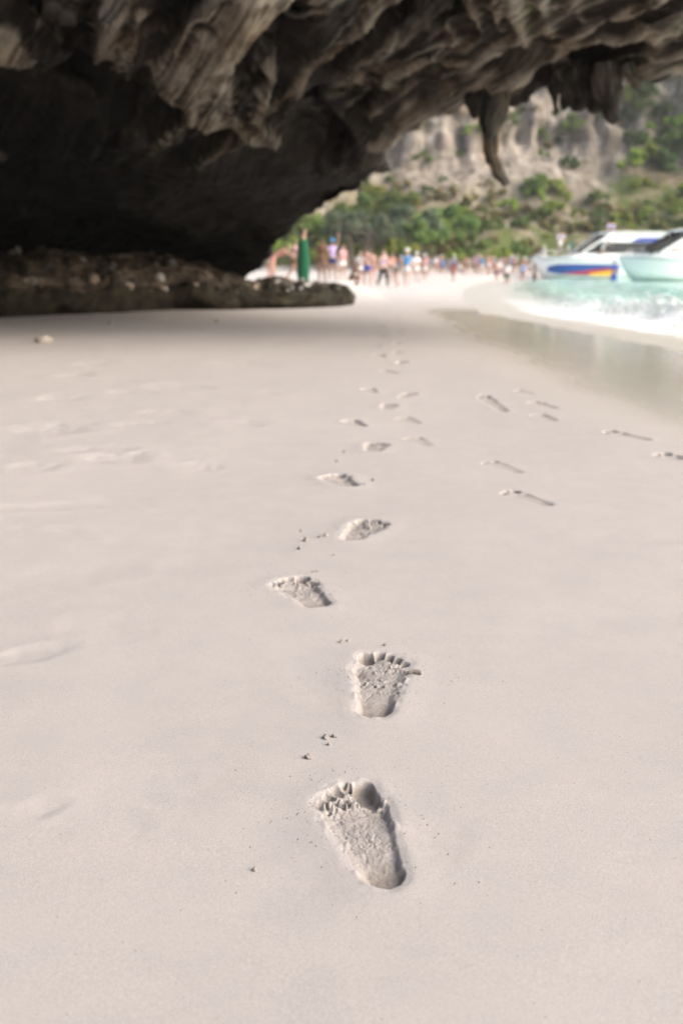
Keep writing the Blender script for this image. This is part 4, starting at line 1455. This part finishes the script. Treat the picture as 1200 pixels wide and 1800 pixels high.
COLS = {'blue': (.035, .08, .34), 'sky blue': (.07, .26, .52), 'navy': (.015, .03, .12), 'black': (.014, .013, .014), 'white': (.74, .73, .71), 'red': (.38, .09, .08),
        'pink': (.58, .33, .34), 'coral': (.50, .24, .19), 'green': (.011, .078, .036), 'dark green': (.018, .07, .045), 'orange': (.50, .27, .12), 'grey': (.26, .26, .27),
        'lilac': (.42, .33, .55), 'teal': (.05, .30, .30), 'brown': (.12, .06, .035), 'yellow': (.65, .48, .08)}
SKIN = {'pale': (.46, .31, .25), 'pink': (.42, .25, .195), 'tan': (.29, .17, .12), 'brown': (.17, .085, .05)}
HAIR = {'dark': (.018, .013, .011), 'brown': (.07, .04, .025), 'fair': (.33, .22, .11)}
CLM = {}
def cloth(c):
    if c not in CLM:
        CLM[c] = m_plain(c.replace(' ', '_') + '_cloth', COLS[c], .85, .12, 14, .2)
    return CLM[c]
SKM = {k: m_plain(k + '_skin', v, .55, .06, 12, .35) for k, v in SKIN.items()}
HRM = {k: m_plain(k + '_hair', v, .6, .2, 30, .4) for k, v in HAIR.items()}

DATA = {}
def garm_mesh(pose, female, g, mat):
    key = (pose, female, g)
    if key not in DATA:
        f, off = GARM[g]
        DATA[key] = shell(pose, female, f, off, g, mat)
    return DATA[key]

def set_mat(o, mat):
    if len(o.data.materials) == 0:
        o.data.materials.append(mat)
    o.material_slots[0].link = 'OBJECT'
    o.material_slots[0].material = mat

def hat_mesh(V_skull):
    a = np.linspace(0, 2 * math.pi, 14, endpoint=False)
    ringsr = [(.19, .045), (.185, .052), (.105, .065), (.098, .12), (.07, .15), (.02, .158)]
    V = np.array([[r * math.cos(t), r * math.sin(t) * 1.1, z] for r, z in ringsr for t in a])
    F = [tuple(f) for f in grid_faces(len(ringsr), 14, True)]
    F += [tuple(range(14))[::-1], tuple((len(ringsr) - 1) * 14 + k for k in range(14))]
    return V + V_skull, F

def person(loc, rz, h, pose, skin, wear, hair='dark', hat=None, label=None, group=None, female=False, long=False):
    """wear: list of (garment, colour)"""
    Vb, Nb, Fb, *_r = body(pose, female)
    skull = _r[2]
    kb = ('body', pose, female)
    if kb not in DATA:
        DATA[kb] = mesh_data('person', Vb, Fb, True, SKM['tan'])
    o = obj('person', DATA[kb], None, loc, (0, 0, rz), h / 1.70)
    set_mat(o, SKM[skin])
    hm = obj('hair', garm_mesh(pose, female, 'long_hair' if long else 'hair', HRM['dark']), o)
    set_mat(hm, HRM[hair])
    for g, c in wear:
        gm = obj(g, garm_mesh(pose, female, g, cloth(c)), o)
        set_mat(gm, cloth(c))
    if hat:
        key = ('hat', pose, female)
        if key not in DATA:
            DATA[key] = mesh_data('hat', *hat_mesh(skull), True, cloth(hat))
        hh = obj('hat', DATA[key], o)
        set_mat(hh, cloth(hat))
    tag(o, label, 'person', group)
    return o

def put(px, D, *a, dz=0.0, **kw):
    x = x_of(px, D, 0)
    return person((x, D, gz(x, D) + dz), *a, **kw)

NEARG = 'beachgoers beyond the ledge'
# the one in the green wrap stands side-on just behind the ledge
gx, gy = x_of(533, 31, .3), 31.0
gp = person((gx, gy, gz(gx, gy)), math.pi / 2, 1.66, 'stand', 'tan', [('trunks', 'dark green')], 'dark', None,
            'dark haired person wrapped in a long green towel standing behind the ledge', NEARG, True, True)
rings = []
for z, rx, ry in ((1.44, .07, .07), (1.40, .17, .10), (1.34, .27, .14), (1.2, .30, .16), (1.0, .31, .18), (.7, .30, .19), (.35, .29, .18), (.10, .27, .16)):
    for k in range(28):
        a = 2 * math.pi * k / 28
        fold = 1 + .07 * math.sin(a * 7 + z * 2) * sst(1.35, .8, z)
        rings.append((rx * fold * math.cos(a), ry * fold * math.sin(a) + 0, z))
Fr = [tuple(f) for f in grid_faces(8, 28, True)]
obj('towel', mesh_data('towel', np.array(rings), Fr, True, cloth('green')), gp)
# pale border hanging at the front edge of the wrap
edge = np.array([((-.05 + .07 * k) , -.205 + .01 * math.sin(z * 9), z) for z in np.linspace(.95, .15, 10) for k in (0, 1)])
obj('towel_edge', mesh_data('towel_edge', edge, grid_faces(10, 2), True, cloth('teal')), gp)

put(480, 36, math.pi * .5, 1.60, 'bend', 'pink', [('shirt', 'coral'), ('trunks', 'coral')], 'brown', None, 'person in coral bending over beside the dark rock', NEARG, True)
put(517, 40, math.pi * .6, 1.62, 'walk', 'tan', [('trunks', 'brown'), ('shirt', 'pink')], 'dark', None, 'person in pink shirt just left of the green towel', NEARG, True)
put(566, 40, math.pi * .95, 1.62, 'stand', 'brown', [('briefs', 'brown'), ('bikini_top', 'brown')], 'brown', None, 'brown skinned person in a brown bikini right of the green towel', NEARG, True, True)
put(584, 46, math.pi * .1, 1.72, 'raise', 'tan', [('trunks', 'navy'), ('shirt', 'lilac')], 'brown', 'sky blue', 'person in lilac shirt and pale blue hat raising an arm', NEARG)
put(602, 48, math.pi * .2, 1.60, 'stand', 'pink', [('shirt', 'pink'), ('trunks', 'white')], 'brown', None, 'person in pink top and white shorts', NEARG, True)
put(616, 36, math.pi * .4, 1.30, 'squat', 'brown', [('trunks', 'brown')], 'dark', None, 'brown skinned child crouching beyond the tip of the ledge', NEARG)
put(632, 56, math.pi * .9, 1.72, 'walk', 'pale', [('shirt', 'white'), ('trunks', 'white')], 'fair', None, 'fair haired person in white behind the blue trunks', NEARG)
put(645, 47, math.pi * .96, 1.76, 'wide', 'pink', [('trunks', 'blue')], 'brown', None, 'bare backed person in bright blue swim trunks', NEARG)
put(655, 55, math.pi * 1.0, 1.72, 'stand', 'pink', [('trunks', 'coral')], 'brown', None, 'bare chested person in coral trunks behind the blue trunks', NEARG)
put(673, 44, math.pi * .1, 1.62, 'walk', 'pale', [('trousers', 'black'), ('bikini_top', 'lilac')], 'brown', None, 'person in black trousers and lilac top', NEARG, True)
put(696, 46, math.pi * 1.6, 1.62, 'bend', 'pink', [('trunks', 'dark green')], 'brown', 'pink', 'person in dark green trunks and pink hat bending down', NEARG)
put(714, 48, math.pi * .95, 1.70, 'walk', 'pale', [('shirt', 'sky blue'), ('trunks', 'white')], 'fair', 'white', 'person in bright blue shirt with a wide white hat', NEARG)
put(731, 62, math.pi * .1, 1.72, 'akimbo', 'pale', [('shirt', 'white'), ('trunks', 'white')], 'fair', 'white', 'person all in white with white hat right of the blue shirt', NEARG)
put(688, 60, math.pi * .1, 1.70, 'stand', 'tan', [('shirt', 'coral'), ('trunks', 'grey')], 'dark', None, 'person in coral shirt and grey shorts behind the bending one', NEARG)
put(745, 70, math.pi * .9, 1.66, 'stand', 'pink', [('shirt', 'pink'), ('trunks', 'white')], 'brown', 'white', 'person in pink shirt with white hat at the edge of the crowd', NEARG)
put(796, 62, math.pi * .8, 1.20, 'walk', 'tan', [('trunks', 'red'), ('shirt', 'red')], 'dark', None, 'child in red walking on the open sand before the crowd', NEARG)

# the crowd along the far waterline
rs = random.Random(31)
tops = ['white', 'pink', 'coral', 'lilac', 'sky blue', 'red', 'grey', None, None, None, None]
bots = ['navy', 'black', 'red', 'blue', 'white', 'teal', 'orange', 'dark green']
seen = {}
for k in range(50):
    px = 715 + (935 - 715) * ((k + rs.uniform(.1, .9)) / 50) if k % 5 else rs.uniform(470, 720)
    D = rs.uniform(86, 114)
    x = x_of(px, D, 0)
    if x > wet_x(D) + 2.5: D = D + 8; x = x_of(px, D, 0)
    t, b = rs.choice(tops), rs.choice(bots)
    hat = rs.choice([None, None, 'white', 'pink', None])
    fem = rs.random() < .5
    sk = rs.choice(['pale', 'pink', 'tan', 'pink'])
    wear = [('trunks', b)] if t else ([('briefs', b), ('bikini_top', b)] if fem else [('trunks', b)])
    if t: wear.append(('shirt', t))
    desc = (f'in {t} shirt and {b} shorts' if t else (f'in {b} bikini' if fem else f'bare chested in {b}')) + (f' and {hat} hat' if hat else '')
    lab = f'distant beachgoer {desc}'
    person((x, D, gz(x, D)), rs.uniform(0, 6.28), rs.uniform(1.45, 1.76), rs.choice(['bend', 'squat', 'stand', 'walk', 'walk', 'akimbo', 'photo', 'stand', 'raise', 'wide']), sk, wear,
           rs.choice(['dark', 'brown', 'fair']), hat, lab, 'crowd along the far beach', fem)

# bathers
def wade(px, D, depth, *a, **kw):
    return person((x_of(px, D, -.2), D, SEA_Z - depth), *a, **kw)
BG = 'people standing in the water by the boats'
wade(938, 74, .35, math.pi * .4, 1.70, 'stand', 'brown', [('trousers', 'black'), ('shirt', 'black')], 'dark', None, 'person dressed in black standing in the water at the first bow', BG)
wade(1077, 70, .45, math.pi * .1, 1.86, 'akimbo', 'tan', [('trousers', 'blue'), ('shirt', 'blue')], 'dark', 'blue', 'person all in blue standing in the water between the two boats', BG)
wade(890, 64, .25, math.pi * .9, 1.62, 'walk', 'tan', [('trunks', 'dark green'), ('shirt', 'white')], 'brown', None, 'person in dark green trunks wading in the shallows', BG)
wade(872, 80, .2, math.pi * .1, 1.66, 'stand', 'pink', [('trunks', 'navy')], 'brown', None, 'bare chested bather in navy trunks left of the boats', BG)
wade(917, 84, .3, math.pi * .2, 1.68, 'stand', 'pink', [('shirt', 'sky blue'), ('trunks', 'navy')], 'fair', None, 'bather in pale blue shirt close to the first bow', BG)

# ------------------------------------------------------------------ boats
BM = {'white': m_plain('white_gelcoat', (.74, .74, .72), .3, .05, .8, .5), 'shade': m_plain('smoked_glass', (.012, .013, .015), .12, .1, 2, .5),
      'blue': m_plain('blue_hull_paint', (.022, .075, .27), .35, .1, 2), 'red': m_plain('red_hull_paint', (.42, .035, .05), .35, .1, 2),
      'yellow': m_plain('yellow_hull_paint', (.75, .42, .03), .35, .1, 2), 'steel': m_plain('rail_steel', (.55, .55, .55), .25, .1, 6, .5, .9),
      'canvas': m_plain('blue_canvas', (.05, .07, .30), .8, .1, 5), 'green': m_plain('pale_green_gelcoat', (.71, .73, .69), .3, .06, .8, .5),
      'orange': m_plain('lifebuoy_orange', (.70, .12, .04), .5, .1, 8), 'black': m_plain('black_rubber', (.02, .02, .022), .5, .1, 8)}

def hull_section(x, L, B, fb, bow):
    """half beam, keel z, sheer z at distance x from the bow"""
    t = np.clip(x / bow, 0, 1)
    b = B * (1 - (1 - t) ** 2.1) * (1 - .08 * sst(.6 * L, L, x))
    zk = np.interp(x, [0, .5, 1.3, 2.4, 4, L], [fb * 1.02, fb * .45, -.05, -.35, -.5, -.5])
    zs = fb * (1.0 - .16 * sst(0, .7 * L, x))
    return b, zk, zs

def hull_pt(x, f, side, L, B, fb, bow, proud=0.0):
    """f=0 keel, .45 chine, 1 sheer"""
    b, zk, zs = hull_section(x, L, B, fb, bow)
    zc = zk + (zs - zk) * .33
    bc = b * .84
    if f < .4:
        t = f / .4
        yb, z = bc * t, zk + (zc - zk) * t
    else:
        t = (f - .4) / .6
        yb, z = bc + (b - bc) * t ** .8, zc + (zs - zc) * t
    return np.array([x, side * (yb + proud), z])

def boat(name, loc, rz, L, B, fb, bow, hullmat, label, cab, stripes=(), mirror_bow_flag=True):
    root = empty(name, loc, rz)
    tag(root, label, 'boat', 'speedboats moored at the beach')
    xs = np.concatenate([np.linspace(0, bow, 18), np.linspace(bow + .6, L, 14)])
    fs = np.concatenate([np.linspace(1, .4, 8), np.linspace(.32, 0, 4)])
    ring = [hull_pt(x, f, -1, L, B, fb, bow) for x in xs for f in fs]
    loops = []
    for x in xs:
        a = [hull_pt(x, f, -1, L, B, fb, bow) for f in fs]
        b = [hull_pt(x, f, 1, L, B, fb, bow) for f in fs[::-1][1:]]
        loops.append(a + b)
    n = len(loops[0])
    V = np.array(loops).reshape(-1, 3)
    F = [tuple(f) for f in grid_faces(len(xs), n)]
    F.append(tuple((len(xs) - 1) * n + k for k in range(n)))
    obj('hull', mesh_data('hull', V, F, True, hullmat), root)
    # deck, a little below the sheer
    D = []
    for x in xs[1:]:
        b, zk, zs = hull_section(x, L, B, fb, bow)
        D += [(x, -b * .985, zs - .03), (x, 0, zs + .05), (x, b * .985, zs - .03)]
    obj('deck', mesh_data('deck', np.array(D), grid_faces(len(xs) - 1, 3), True, BM['white']), root)
    # rubbing strake along both gunwales
    for s in (-1, 1):
        mb = MB()
        pts = np.array([hull_pt(x, .93, s, L, B, fb, bow, .02) for x in xs])
        mb.tube(pts, .045, 6)
        obj('gunwale', mb.data('gunwale', BM['steel'], True), root)
    for nm, mat, poly in stripes:
        # painted flash: a skin 6 mm proud of the hull, rows between a lower and an upper edge
        for s in (-1, 1):
            V = []
            pa = np.array(poly)
            fx = np.linspace(pa[0, 0], pa[-1, 0], 30)
            fine = [(x, np.interp(x, pa[:, 0], pa[:, 1]), np.interp(x, pa[:, 0], pa[:, 2])) for x in fx]
            for (x, f0, f1) in fine:
                for f in np.linspace(f0, f1, 4):
                    V.append(hull_pt(x, f, s, L, B, fb, bow, {'blue_stripe': .03, 'red_stripe': .042}.get(nm, .054)))
            obj(nm, mesh_data(nm, np.array(V), grid_faces(30, 4), True, mat), root)
    # cabin: coaming + raked screen + roof
    x0, x1, xt, zr, wb = cab['x0'], cab['x1'], cab['xt'], cab['roof'], B * .80
    zd = fb * .93
    # side panels below the windows
    lowh = cab.get('coam', .42)
    mb = MB()
    st = np.linspace(x0 - 1.6, x1, 14)
    V = []
    for x in st:
        r = sst(x0 - 1.6, x0 + .2, x)
        w = min(wb, hull_section(x, L, B, fb, bow)[0] * .88)
        V += [(x, -w, zd - .1), (x, -w * .96, zd + lowh * r), (x, w * .96, zd + lowh * r), (x, w, zd - .1)]
    F = [tuple(f) for f in grid_faces(len(st), 4)]
    obj('coaming', mesh_data('coaming', np.array(V), F, False, BM['white']), root)
    z0 = zd + lowh
    zt = zr - .16
    # glass: windscreen in front and long side windows, raked
    g = MB()
    g.add([(x0 + .03, -wb * .93, z0), (xt, -wb * .86, zt), (xt, wb * .86, zt), (x0 + .03, wb * .93, z0)], [(0, 1, 2, 3)])
    wind = obj('windscreen', g.data('windscreen', BM['shade']), root)
    for s in (-1, 1):
        g = MB()
        g.add([(x0 + .05, s * wb * .94, z0), (xt, s * wb * .88, zt), (x1 - .4, s * wb * .88, zt), (x1 - .2, s * wb * .94, z0)], [(0, 1, 2, 3)])
        if cab.get('glass', True):
            obj('side_window', g.data('side_window', BM['shade']), root)
        fh = cab.get('fascia', 0)
        if fh:
            m = MB()
            q = (zt - fh - z0) / (zt - z0)
            xa, wa = x0 + (xt - x0) * q, wb * (.955 + (.895 - .955) * q)
            for yo in (0, -.03):
                m.add([(xa, s * (wa + yo), zt - fh), (xt, s * (wb * .897 + yo), zt + .05), (x1, s * (wb * .897 + yo), zt + .05), (x1, s * (wa + yo), zt - fh)], [(0, 1, 2, 3)])
            obj('fascia', m.data('fascia', BM['white']), root)
            m = MB()
            m.add([(x0 + 4.6, s * (wa + .012), zt - fh + .02), (x0 + 5.4, s * (wb * .90 + .012), zt - fh + .42), (x1, s * (wb * .90 + .012), zt - fh + .42), (x1, s * (wa + .012), zt - fh + .02)], [(0, 1, 2, 3)])
            obj('blue_curtain', m.data('blue_curtain', BM['canvas']), root)
        # screen pillar, and posts
        for (xa, xb) in [(x0, xt)] + [(x, x + .35) for x in cab['posts']]:
            m = MB()
            m.tube(resample([(xa, s * wb * .955, z0 - .05), (xb, s * wb * .895, zt + .04)], .3), .10 if xa == x0 else .055, 8)
            obj('window_pillar', m.data('window_pillar', BM['white'] if not (cab.get('dark_pillar') and xa == x0) else BM['black'], True), root)
    # roof slab with a rounded nose
    V = []
    rx = np.concatenate([xt - 1.0 + np.linspace(0, 1, 6) ** 1.5 * 1.2, np.linspace(xt + .6, x1 + .8, 8)])
    for x in rx:
        e = sst(xt - 1.2, xt + .4, x)
        w = wb * (.55 + .45 * e)
        for yy, zz in ((-w, zr - .12), (-w * 1.0, zr - .02), (-w * .7, zr + .07 * e), (0, zr + .10 * e), (w * .7, zr + .07 * e), (w, zr - .02), (w, zr - .12), (0, zr - .14)):
            V.append((x, yy, zz - .10 * (1 - e)))
    F = [tuple(f) for f in grid_faces(len(rx), 8, True)] + [tuple(range(8))[::-1], tuple((len(rx) - 1) * 8 + k for k in range(8))]
    obj('roof', mesh_data('roof', np.array(V), F, False, BM['white']), root)
    # bow rail
    for s in (-1, 1):
        m = MB()
        pts = []
        for x in np.linspace(.35, x0 - .3, 14):
            b, zk, zs = hull_section(x, L, B, fb, bow)
            pts.append((x, s * b * .9, zs + .55 * sst(0, 1.5, x - .2)))
        m.tube(pts, .022, 6)
        for i in (3, 6, 9, 12):
            p = pts[i]
            m.tube([(p[0], p[1], p[2] - .6), p], .018, 6)
        obj('bow_rail', m.data('bow_rail', BM['steel'], True), root)
    # outboard engines on the transom
    for yy in (-.75, 0, .75):
        e = MB()
        hood = []
        for (z, sx, sy) in ((.55, .2, .16), (.7, .34, .22), (1.0, .36, .23), (1.25, .26, .18), (1.32, .1, .08)):
            hood += [(L + .35 + sx * math.cos(a), yy + sy * math.sin(a), z) for a in np.linspace(0, 2 * math.pi, 12, endpoint=False)]
        e.add(hood, [tuple(f) for f in grid_faces(5, 12, True)] + [tuple(range(12))[::-1], tuple(48 + k for k in range(12))])
        e.box((L + .35, yy, .1), (.22, .12, 1.0))
        obj('outboard_engine', e.data('outboard_engine', BM['black'], True), root)
    return root

def flag(parent_loc, label, h=.7):
    e = empty('flag', parent_loc, 0)
    tag(e, label, 'flag', 'small striped flags on the boats')
    m = MB(); m.tube([(0, 0, -.1), (0, 0, h)], .018, 6)
    obj('pole', m.data('pole', BM['steel'], True), e)
    st = [('red', 1), ('white', 1), ('canvas', 2), ('white', 1), ('red', 1)]
    z = h
    for c, u in st:
        dz = .085 * u
        V, n = [], 9
        for i in range(n):
            x = .02 + .085 * i
            V += [(x, .05 * math.sin(i * .9), z - .03 * i / n), (x, .05 * math.sin(i * .9), z - dz - .03 * i / n)]
        obj('stripe', mesh_data('stripe', np.array(V), grid_faces(n, 2), True, BM[c]), e)
        z -= dz
    return e

def boat_pt(loc, rz, p):
    c, s = math.cos(rz), math.sin(rz)
    return (loc[0] + c * p[0] - s * p[1], loc[1] + s * p[0] + c * p[1], loc[2] + p[2])

D1 = 92.0
L1 = (x_of(932, D1, 1.9), D1, SEA_Z)
R1 = math.radians(9)
s1 = [('blue_stripe', BM['blue'], [(1.3, .42, .62), (2.0, .42, .74), (3.5, .42, .78), (5, .42, .80), (7.6, .48, .82)]),
      ('red_stripe', BM['red'], [(2.6, .42, .46), (4, .44, .55), (5.5, .50, .64), (7.2, .56, .70)]),
      ('yellow_stripe', BM['yellow'], [(4.8, .43, .47), (5.8, .42, .55), (7.2, .42, .62)])]
boat('speedboat', L1, R1, 15.0, 2.0, 2.0, 5.0, BM['white'], 'white speedboat with blue red and yellow stripe along its bow', dict(x0=4.1, x1=13.5, xt=6.9, roof=4.1, posts=(), coam=.40, fascia=.72), s1)
D2 = 76.0
L2 = (x_of(1084, D2, 1.5), D2, SEA_Z)
R2 = math.radians(6)
b2 = boat('speedboat', L2, R2, 13.0, 1.9, 1.85, 4.2, BM['green'], 'pale green and white speedboat with orange lifebuoy, cut by the right edge', dict(x0=1.9, x1=11.5, xt=4.8, roof=3.75, posts=(6.4, 8.4), coam=.35, glass=True, dark_pillar=True))
# white cabin side with the red lettering of the second boat
wb = 1.9 * .80
m = MB()
m.add([(2.6, -wb * .962, 2.08), (5.1, -wb * .90, 3.52), (10.4, -wb * .90, 3.52), (10.4, -wb * .962, 2.08)], [(0, 1, 2, 3)])
m.add([(2.6, -wb * .962 + .02, 2.08), (5.1, -wb * .90 + .02, 3.52), (10.4, -wb * .90 + .02, 3.52), (10.4, -wb * .962 + .02, 2.08)], [(3, 2, 1, 0)])
obj('cabin_side', m.data('cabin_side', BM['white']), b2)
for k in range(5):
    m = MB()
    m.box((3.45 + .14 * k, -wb * .962 - .012 + .0, 2.27), (.09, .012, .20 if k % 2 else .15))
    obj('lettering', m.data('lettering', BM['red']), b2)
lb_c = boat_pt(L2, R2, (5.05, -wb * .96 - .09, 2.42))
lb = empty('lifebuoy', lb_c, R2)
tag(lb, 'orange lifebuoy hanging on the side of the second boat', 'lifebuoy')
a = np.linspace(0, 2 * math.pi, 24, endpoint=False)
V = np.array([((.40 + .11 * math.cos(b)) * math.cos(t), .09 * math.sin(b), (.40 + .11 * math.cos(b)) * math.sin(t)) for t in a for b in np.linspace(0, 2 * math.pi, 10, endpoint=False)])
F = grid_faces(24, 10, True)
F = np.concatenate([F, np.array([[23 * 10 + k, 23 * 10 + (k + 1) % 10, (k + 1) % 10, k] for k in range(10)])])
obj('ring', mesh_data('ring', V, F, True, BM['orange']), lb)
for t in (0.4, 1.97, 3.54, 5.11):
    V2 = np.array([((.40 + .118 * math.cos(b)) * math.cos(t + dt), .098 * math.sin(b), (.40 + .118 * math.cos(b)) * math.sin(t + dt)) for dt in (-.12, 0, .12) for b in np.linspace(0, 2 * math.pi, 10, endpoint=False)])
    obj('white_band', mesh_data('white_band', V2, grid_faces(3, 10, True), True, BM['white']), lb)

flag(boat_pt(L1, R1, (2.4, 0, 3.2)), 'small red white and blue flag over the foredeck of the striped boat', .8)
flag(boat_pt(L1, R1, (6.8, -.6, 4.15)), 'small red white and blue flag at the front of the striped boat roof', .75)
flag(boat_pt(L2, R2, (4.9, -.6, 3.8)), 'small red white and blue flag on the roof of the pale green boat', .7)
# crew
p = boat_pt(L1, R1, (2.6, -.3, 1.95)); person(p, R1 + .3, 1.72, 'stand', 'tan', [('shirt', 'white'), ('trunks', 'grey')], 'dark', 'white', 'crew member in white shirt on the foredeck of the striped boat', 'boat crew')
p = boat_pt(L1, R1, (1.3, .1, 1.5)); person(p, R1 - .8, 1.70, 'sit', 'pale', [('shirt', 'white'), ('trousers', 'white')], 'brown', 'white', 'person in white sitting on the very bow of the striped boat', 'boat crew')
p = boat_pt(L1, R1, (3.3, -.5, 1.95)); person(p, R1 + 1.2, 1.70, 'bend', 'tan', [('shirt', 'teal'), ('trunks', 'white')], 'dark', None, 'crew member in teal shirt leaning over the foredeck', 'boat crew')
p = boat_pt(L1, R1, (6.0, -1.75, 2.0)); person(p, R1 + .4, 1.68, 'bend', 'pale', [('shirt', 'white'), ('trunks', 'white')], 'brown', 'white', 'person in white leaning along the windscreen of the striped boat', 'boat crew')

# ------------------------------------------------------------------ crumbs of sand and bits beside the trail
def clod_mesh(seed):
    bm = bmesh.new()
    bmesh.ops.create_icosphere(bm, subdivisions=3, radius=1)
    V = np.array([v.co[:] for v in bm.verts])
    r = 1 + .55 * fbm(V * 1.3 + seed * 3.7, 3)
    for v, k in zip(bm.verts, r):
        v.co = v.co * float(k)
    me = bpy.data.meshes.new('sand_clod')
    bm.to_mesh(me); bm.free()
    a = me.attributes.new('turned', 'FLOAT', 'POINT'); a.data.foreach_set('value', np.full(len(me.vertices), .7, np.float32))
    a = me.attributes.new('wet', 'FLOAT', 'POINT')
    me.polygons.foreach_set('use_smooth', np.full(len(me.polygons), True))
    me.materials.append(M['sand'])
    return me
CL = [clod_mesh(k) for k in range(5)]
CLODS = [(572, 1298, 11, 'left clod of the pair above the nearest footprint'), (588, 1295, 9, 'right clod of the pair above the nearest footprint'),
         (578, 1310, 7, 'tiny clod below the pair above the nearest footprint'), (542, 1333, 11, 'lone clod nearest above the big footprint'),
         (600, 1129, 8, 'flat clod between the second and third footprints'), (612, 1127, 6, 'smaller flat clod right of the flat one'),
         (676, 1136, 7, 'single clod just above the second footprint'), (538, 951, 10, 'dark clod left of the fourth footprint'),
         (562, 945, 7, 'left one of the two crumbs beside the fourth footprint'), (573, 943, 8, 'right one of the two crumbs beside the fourth footprint'),
         (527, 965, 8, 'lowest clod left of the fourth footprint'), (529, 934, 5, 'topmost crumb left of the fourth footprint'), (586, 976, 4, 'single crumb below the fourth footprint'),
         (656, 845, 6, 'crumb right of the fifth footprint'), (640, 853, 5, 'crumb close to the heel of the fifth footprint'), (605, 795, 6, 'crumb between the fifth and sixth footprints'),
         (592, 812, 6, 'crumb above the fifth footprint'), (550, 1007, 5, 'left crumb over the big toe of the third footprint'), (557, 1006, 5, 'right crumb over the big toe of the third footprint'),
         (448, 1530, 8, 'small clod on the smooth sand left of the nearest footprint')]
rs = random.Random(3)
for i, (px, py, w, lab) in enumerate(CLODS):
    p = on_sand(px, py)
    s = w / 2 * (p[1] * CT + CAM_H * ST) / FPX
    o = obj('sand_clod', CL[i % 5], None, loc=(p[0], p[1], p[2] + s * .35), rot=(rs.uniform(0, 6), rs.uniform(0, 6), rs.uniform(0, 6)), scl=(s * 1.1, s, s * .8))
    tag(o, lab, 'sand clod', 'sand clods by the trail')
# the twig-like sliver by the little toe of the second print
a, b = on_sand(716, 1185), on_sand(741, 1187)
pts = resample([a + v3(0, 0, .003), (a + b) / 2 + v3(0, .003, .006), b + v3(0, 0, .005)], .003)
V, F = tube(pts, .0035 + .0035 * np.linspace(0, 1, len(pts)) ** 2, 8)
V = V + (fbm(V * 160, 2) * .0016)[:, None]
tw = obj('twig', mesh_data('twig', V, F, True, m_stone('driftwood', (.27, .225, .185))))
tag(tw, 'short sandy twig sticking out beside the little toe of the second footprint', 'twig')
# fine crumbs: thrown up around the prints, uncountable
mv, mf, n0 = [], [], 0
tet = np.array([(1, 0, -.5), (-.5, .87, -.5), (-.5, -.87, -.5), (0, 0, .8)])
tf = np.array([(0, 2, 1), (0, 1, 3), (1, 2, 3), (2, 0, 3)])
rg = np.random.default_rng(8)
for f in FEET[:8]:
    for k in range(170):
        th = rg.uniform(0, 2 * math.pi)
        q = .05 + abs(rg.normal(0, .07))
        c = f.c + f.v * .04 + np.array([math.cos(th), math.sin(th)]) * q
        xx, yy = np.array([c[0]]), np.array([c[1]])
        h, tu = feet_effect(xx, yy)
        s = rg.uniform(.0006, .0021)
        A = Matrix.Rotation(rg.uniform(0, 6), 3, 'Z') @ Matrix.Rotation(rg.uniform(0, 1), 3, 'X')
        mv.append(tet * s @ np.array(A) + np.array([c[0], c[1], float(ground(xx, yy)[0] + h[0]) + s * .3]))
        mf.append(tf + n0); n0 += 4
for k in range(900):
    p = on_sand(rg.uniform(-50, 1250), rg.uniform(800, 1800))
    s = rg.uniform(.0004, .0011)
    mv.append(tet * s + p); mf.append(tf + n0); n0 += 4
VV = np.concatenate(mv)
cr = obj('sand_crumbs', mesh_data('sand_crumbs', VV, np.concatenate(mf), False, M['sand'], {'wet': np.zeros(len(VV)), 'turned': np.full(len(VV), .8)}))
tag(cr, 'fine crumbs of sand scattered around the footprints', kind='stuff')


# ------------------------------------------------------------------ sea haze
hz = NT('haze_air')
hz.t.nodes.remove(hz.b)
pv = hz.n('ShaderNodeVolumePrincipled')
pv.inputs['Color'].default_value = (.96, .96, .95, 1)
pv.inputs['Density'].default_value = .00035
pv.inputs['Anisotropy'].default_value = .2
hz.l(pv.outputs[0], hz.out.inputs['Volume'])
m = MB()
m.box((20, 150, 57), (1800, 760, 126))
hb = obj('haze', m.data('haze', hz.m))
tag(hb, kind='stuff')
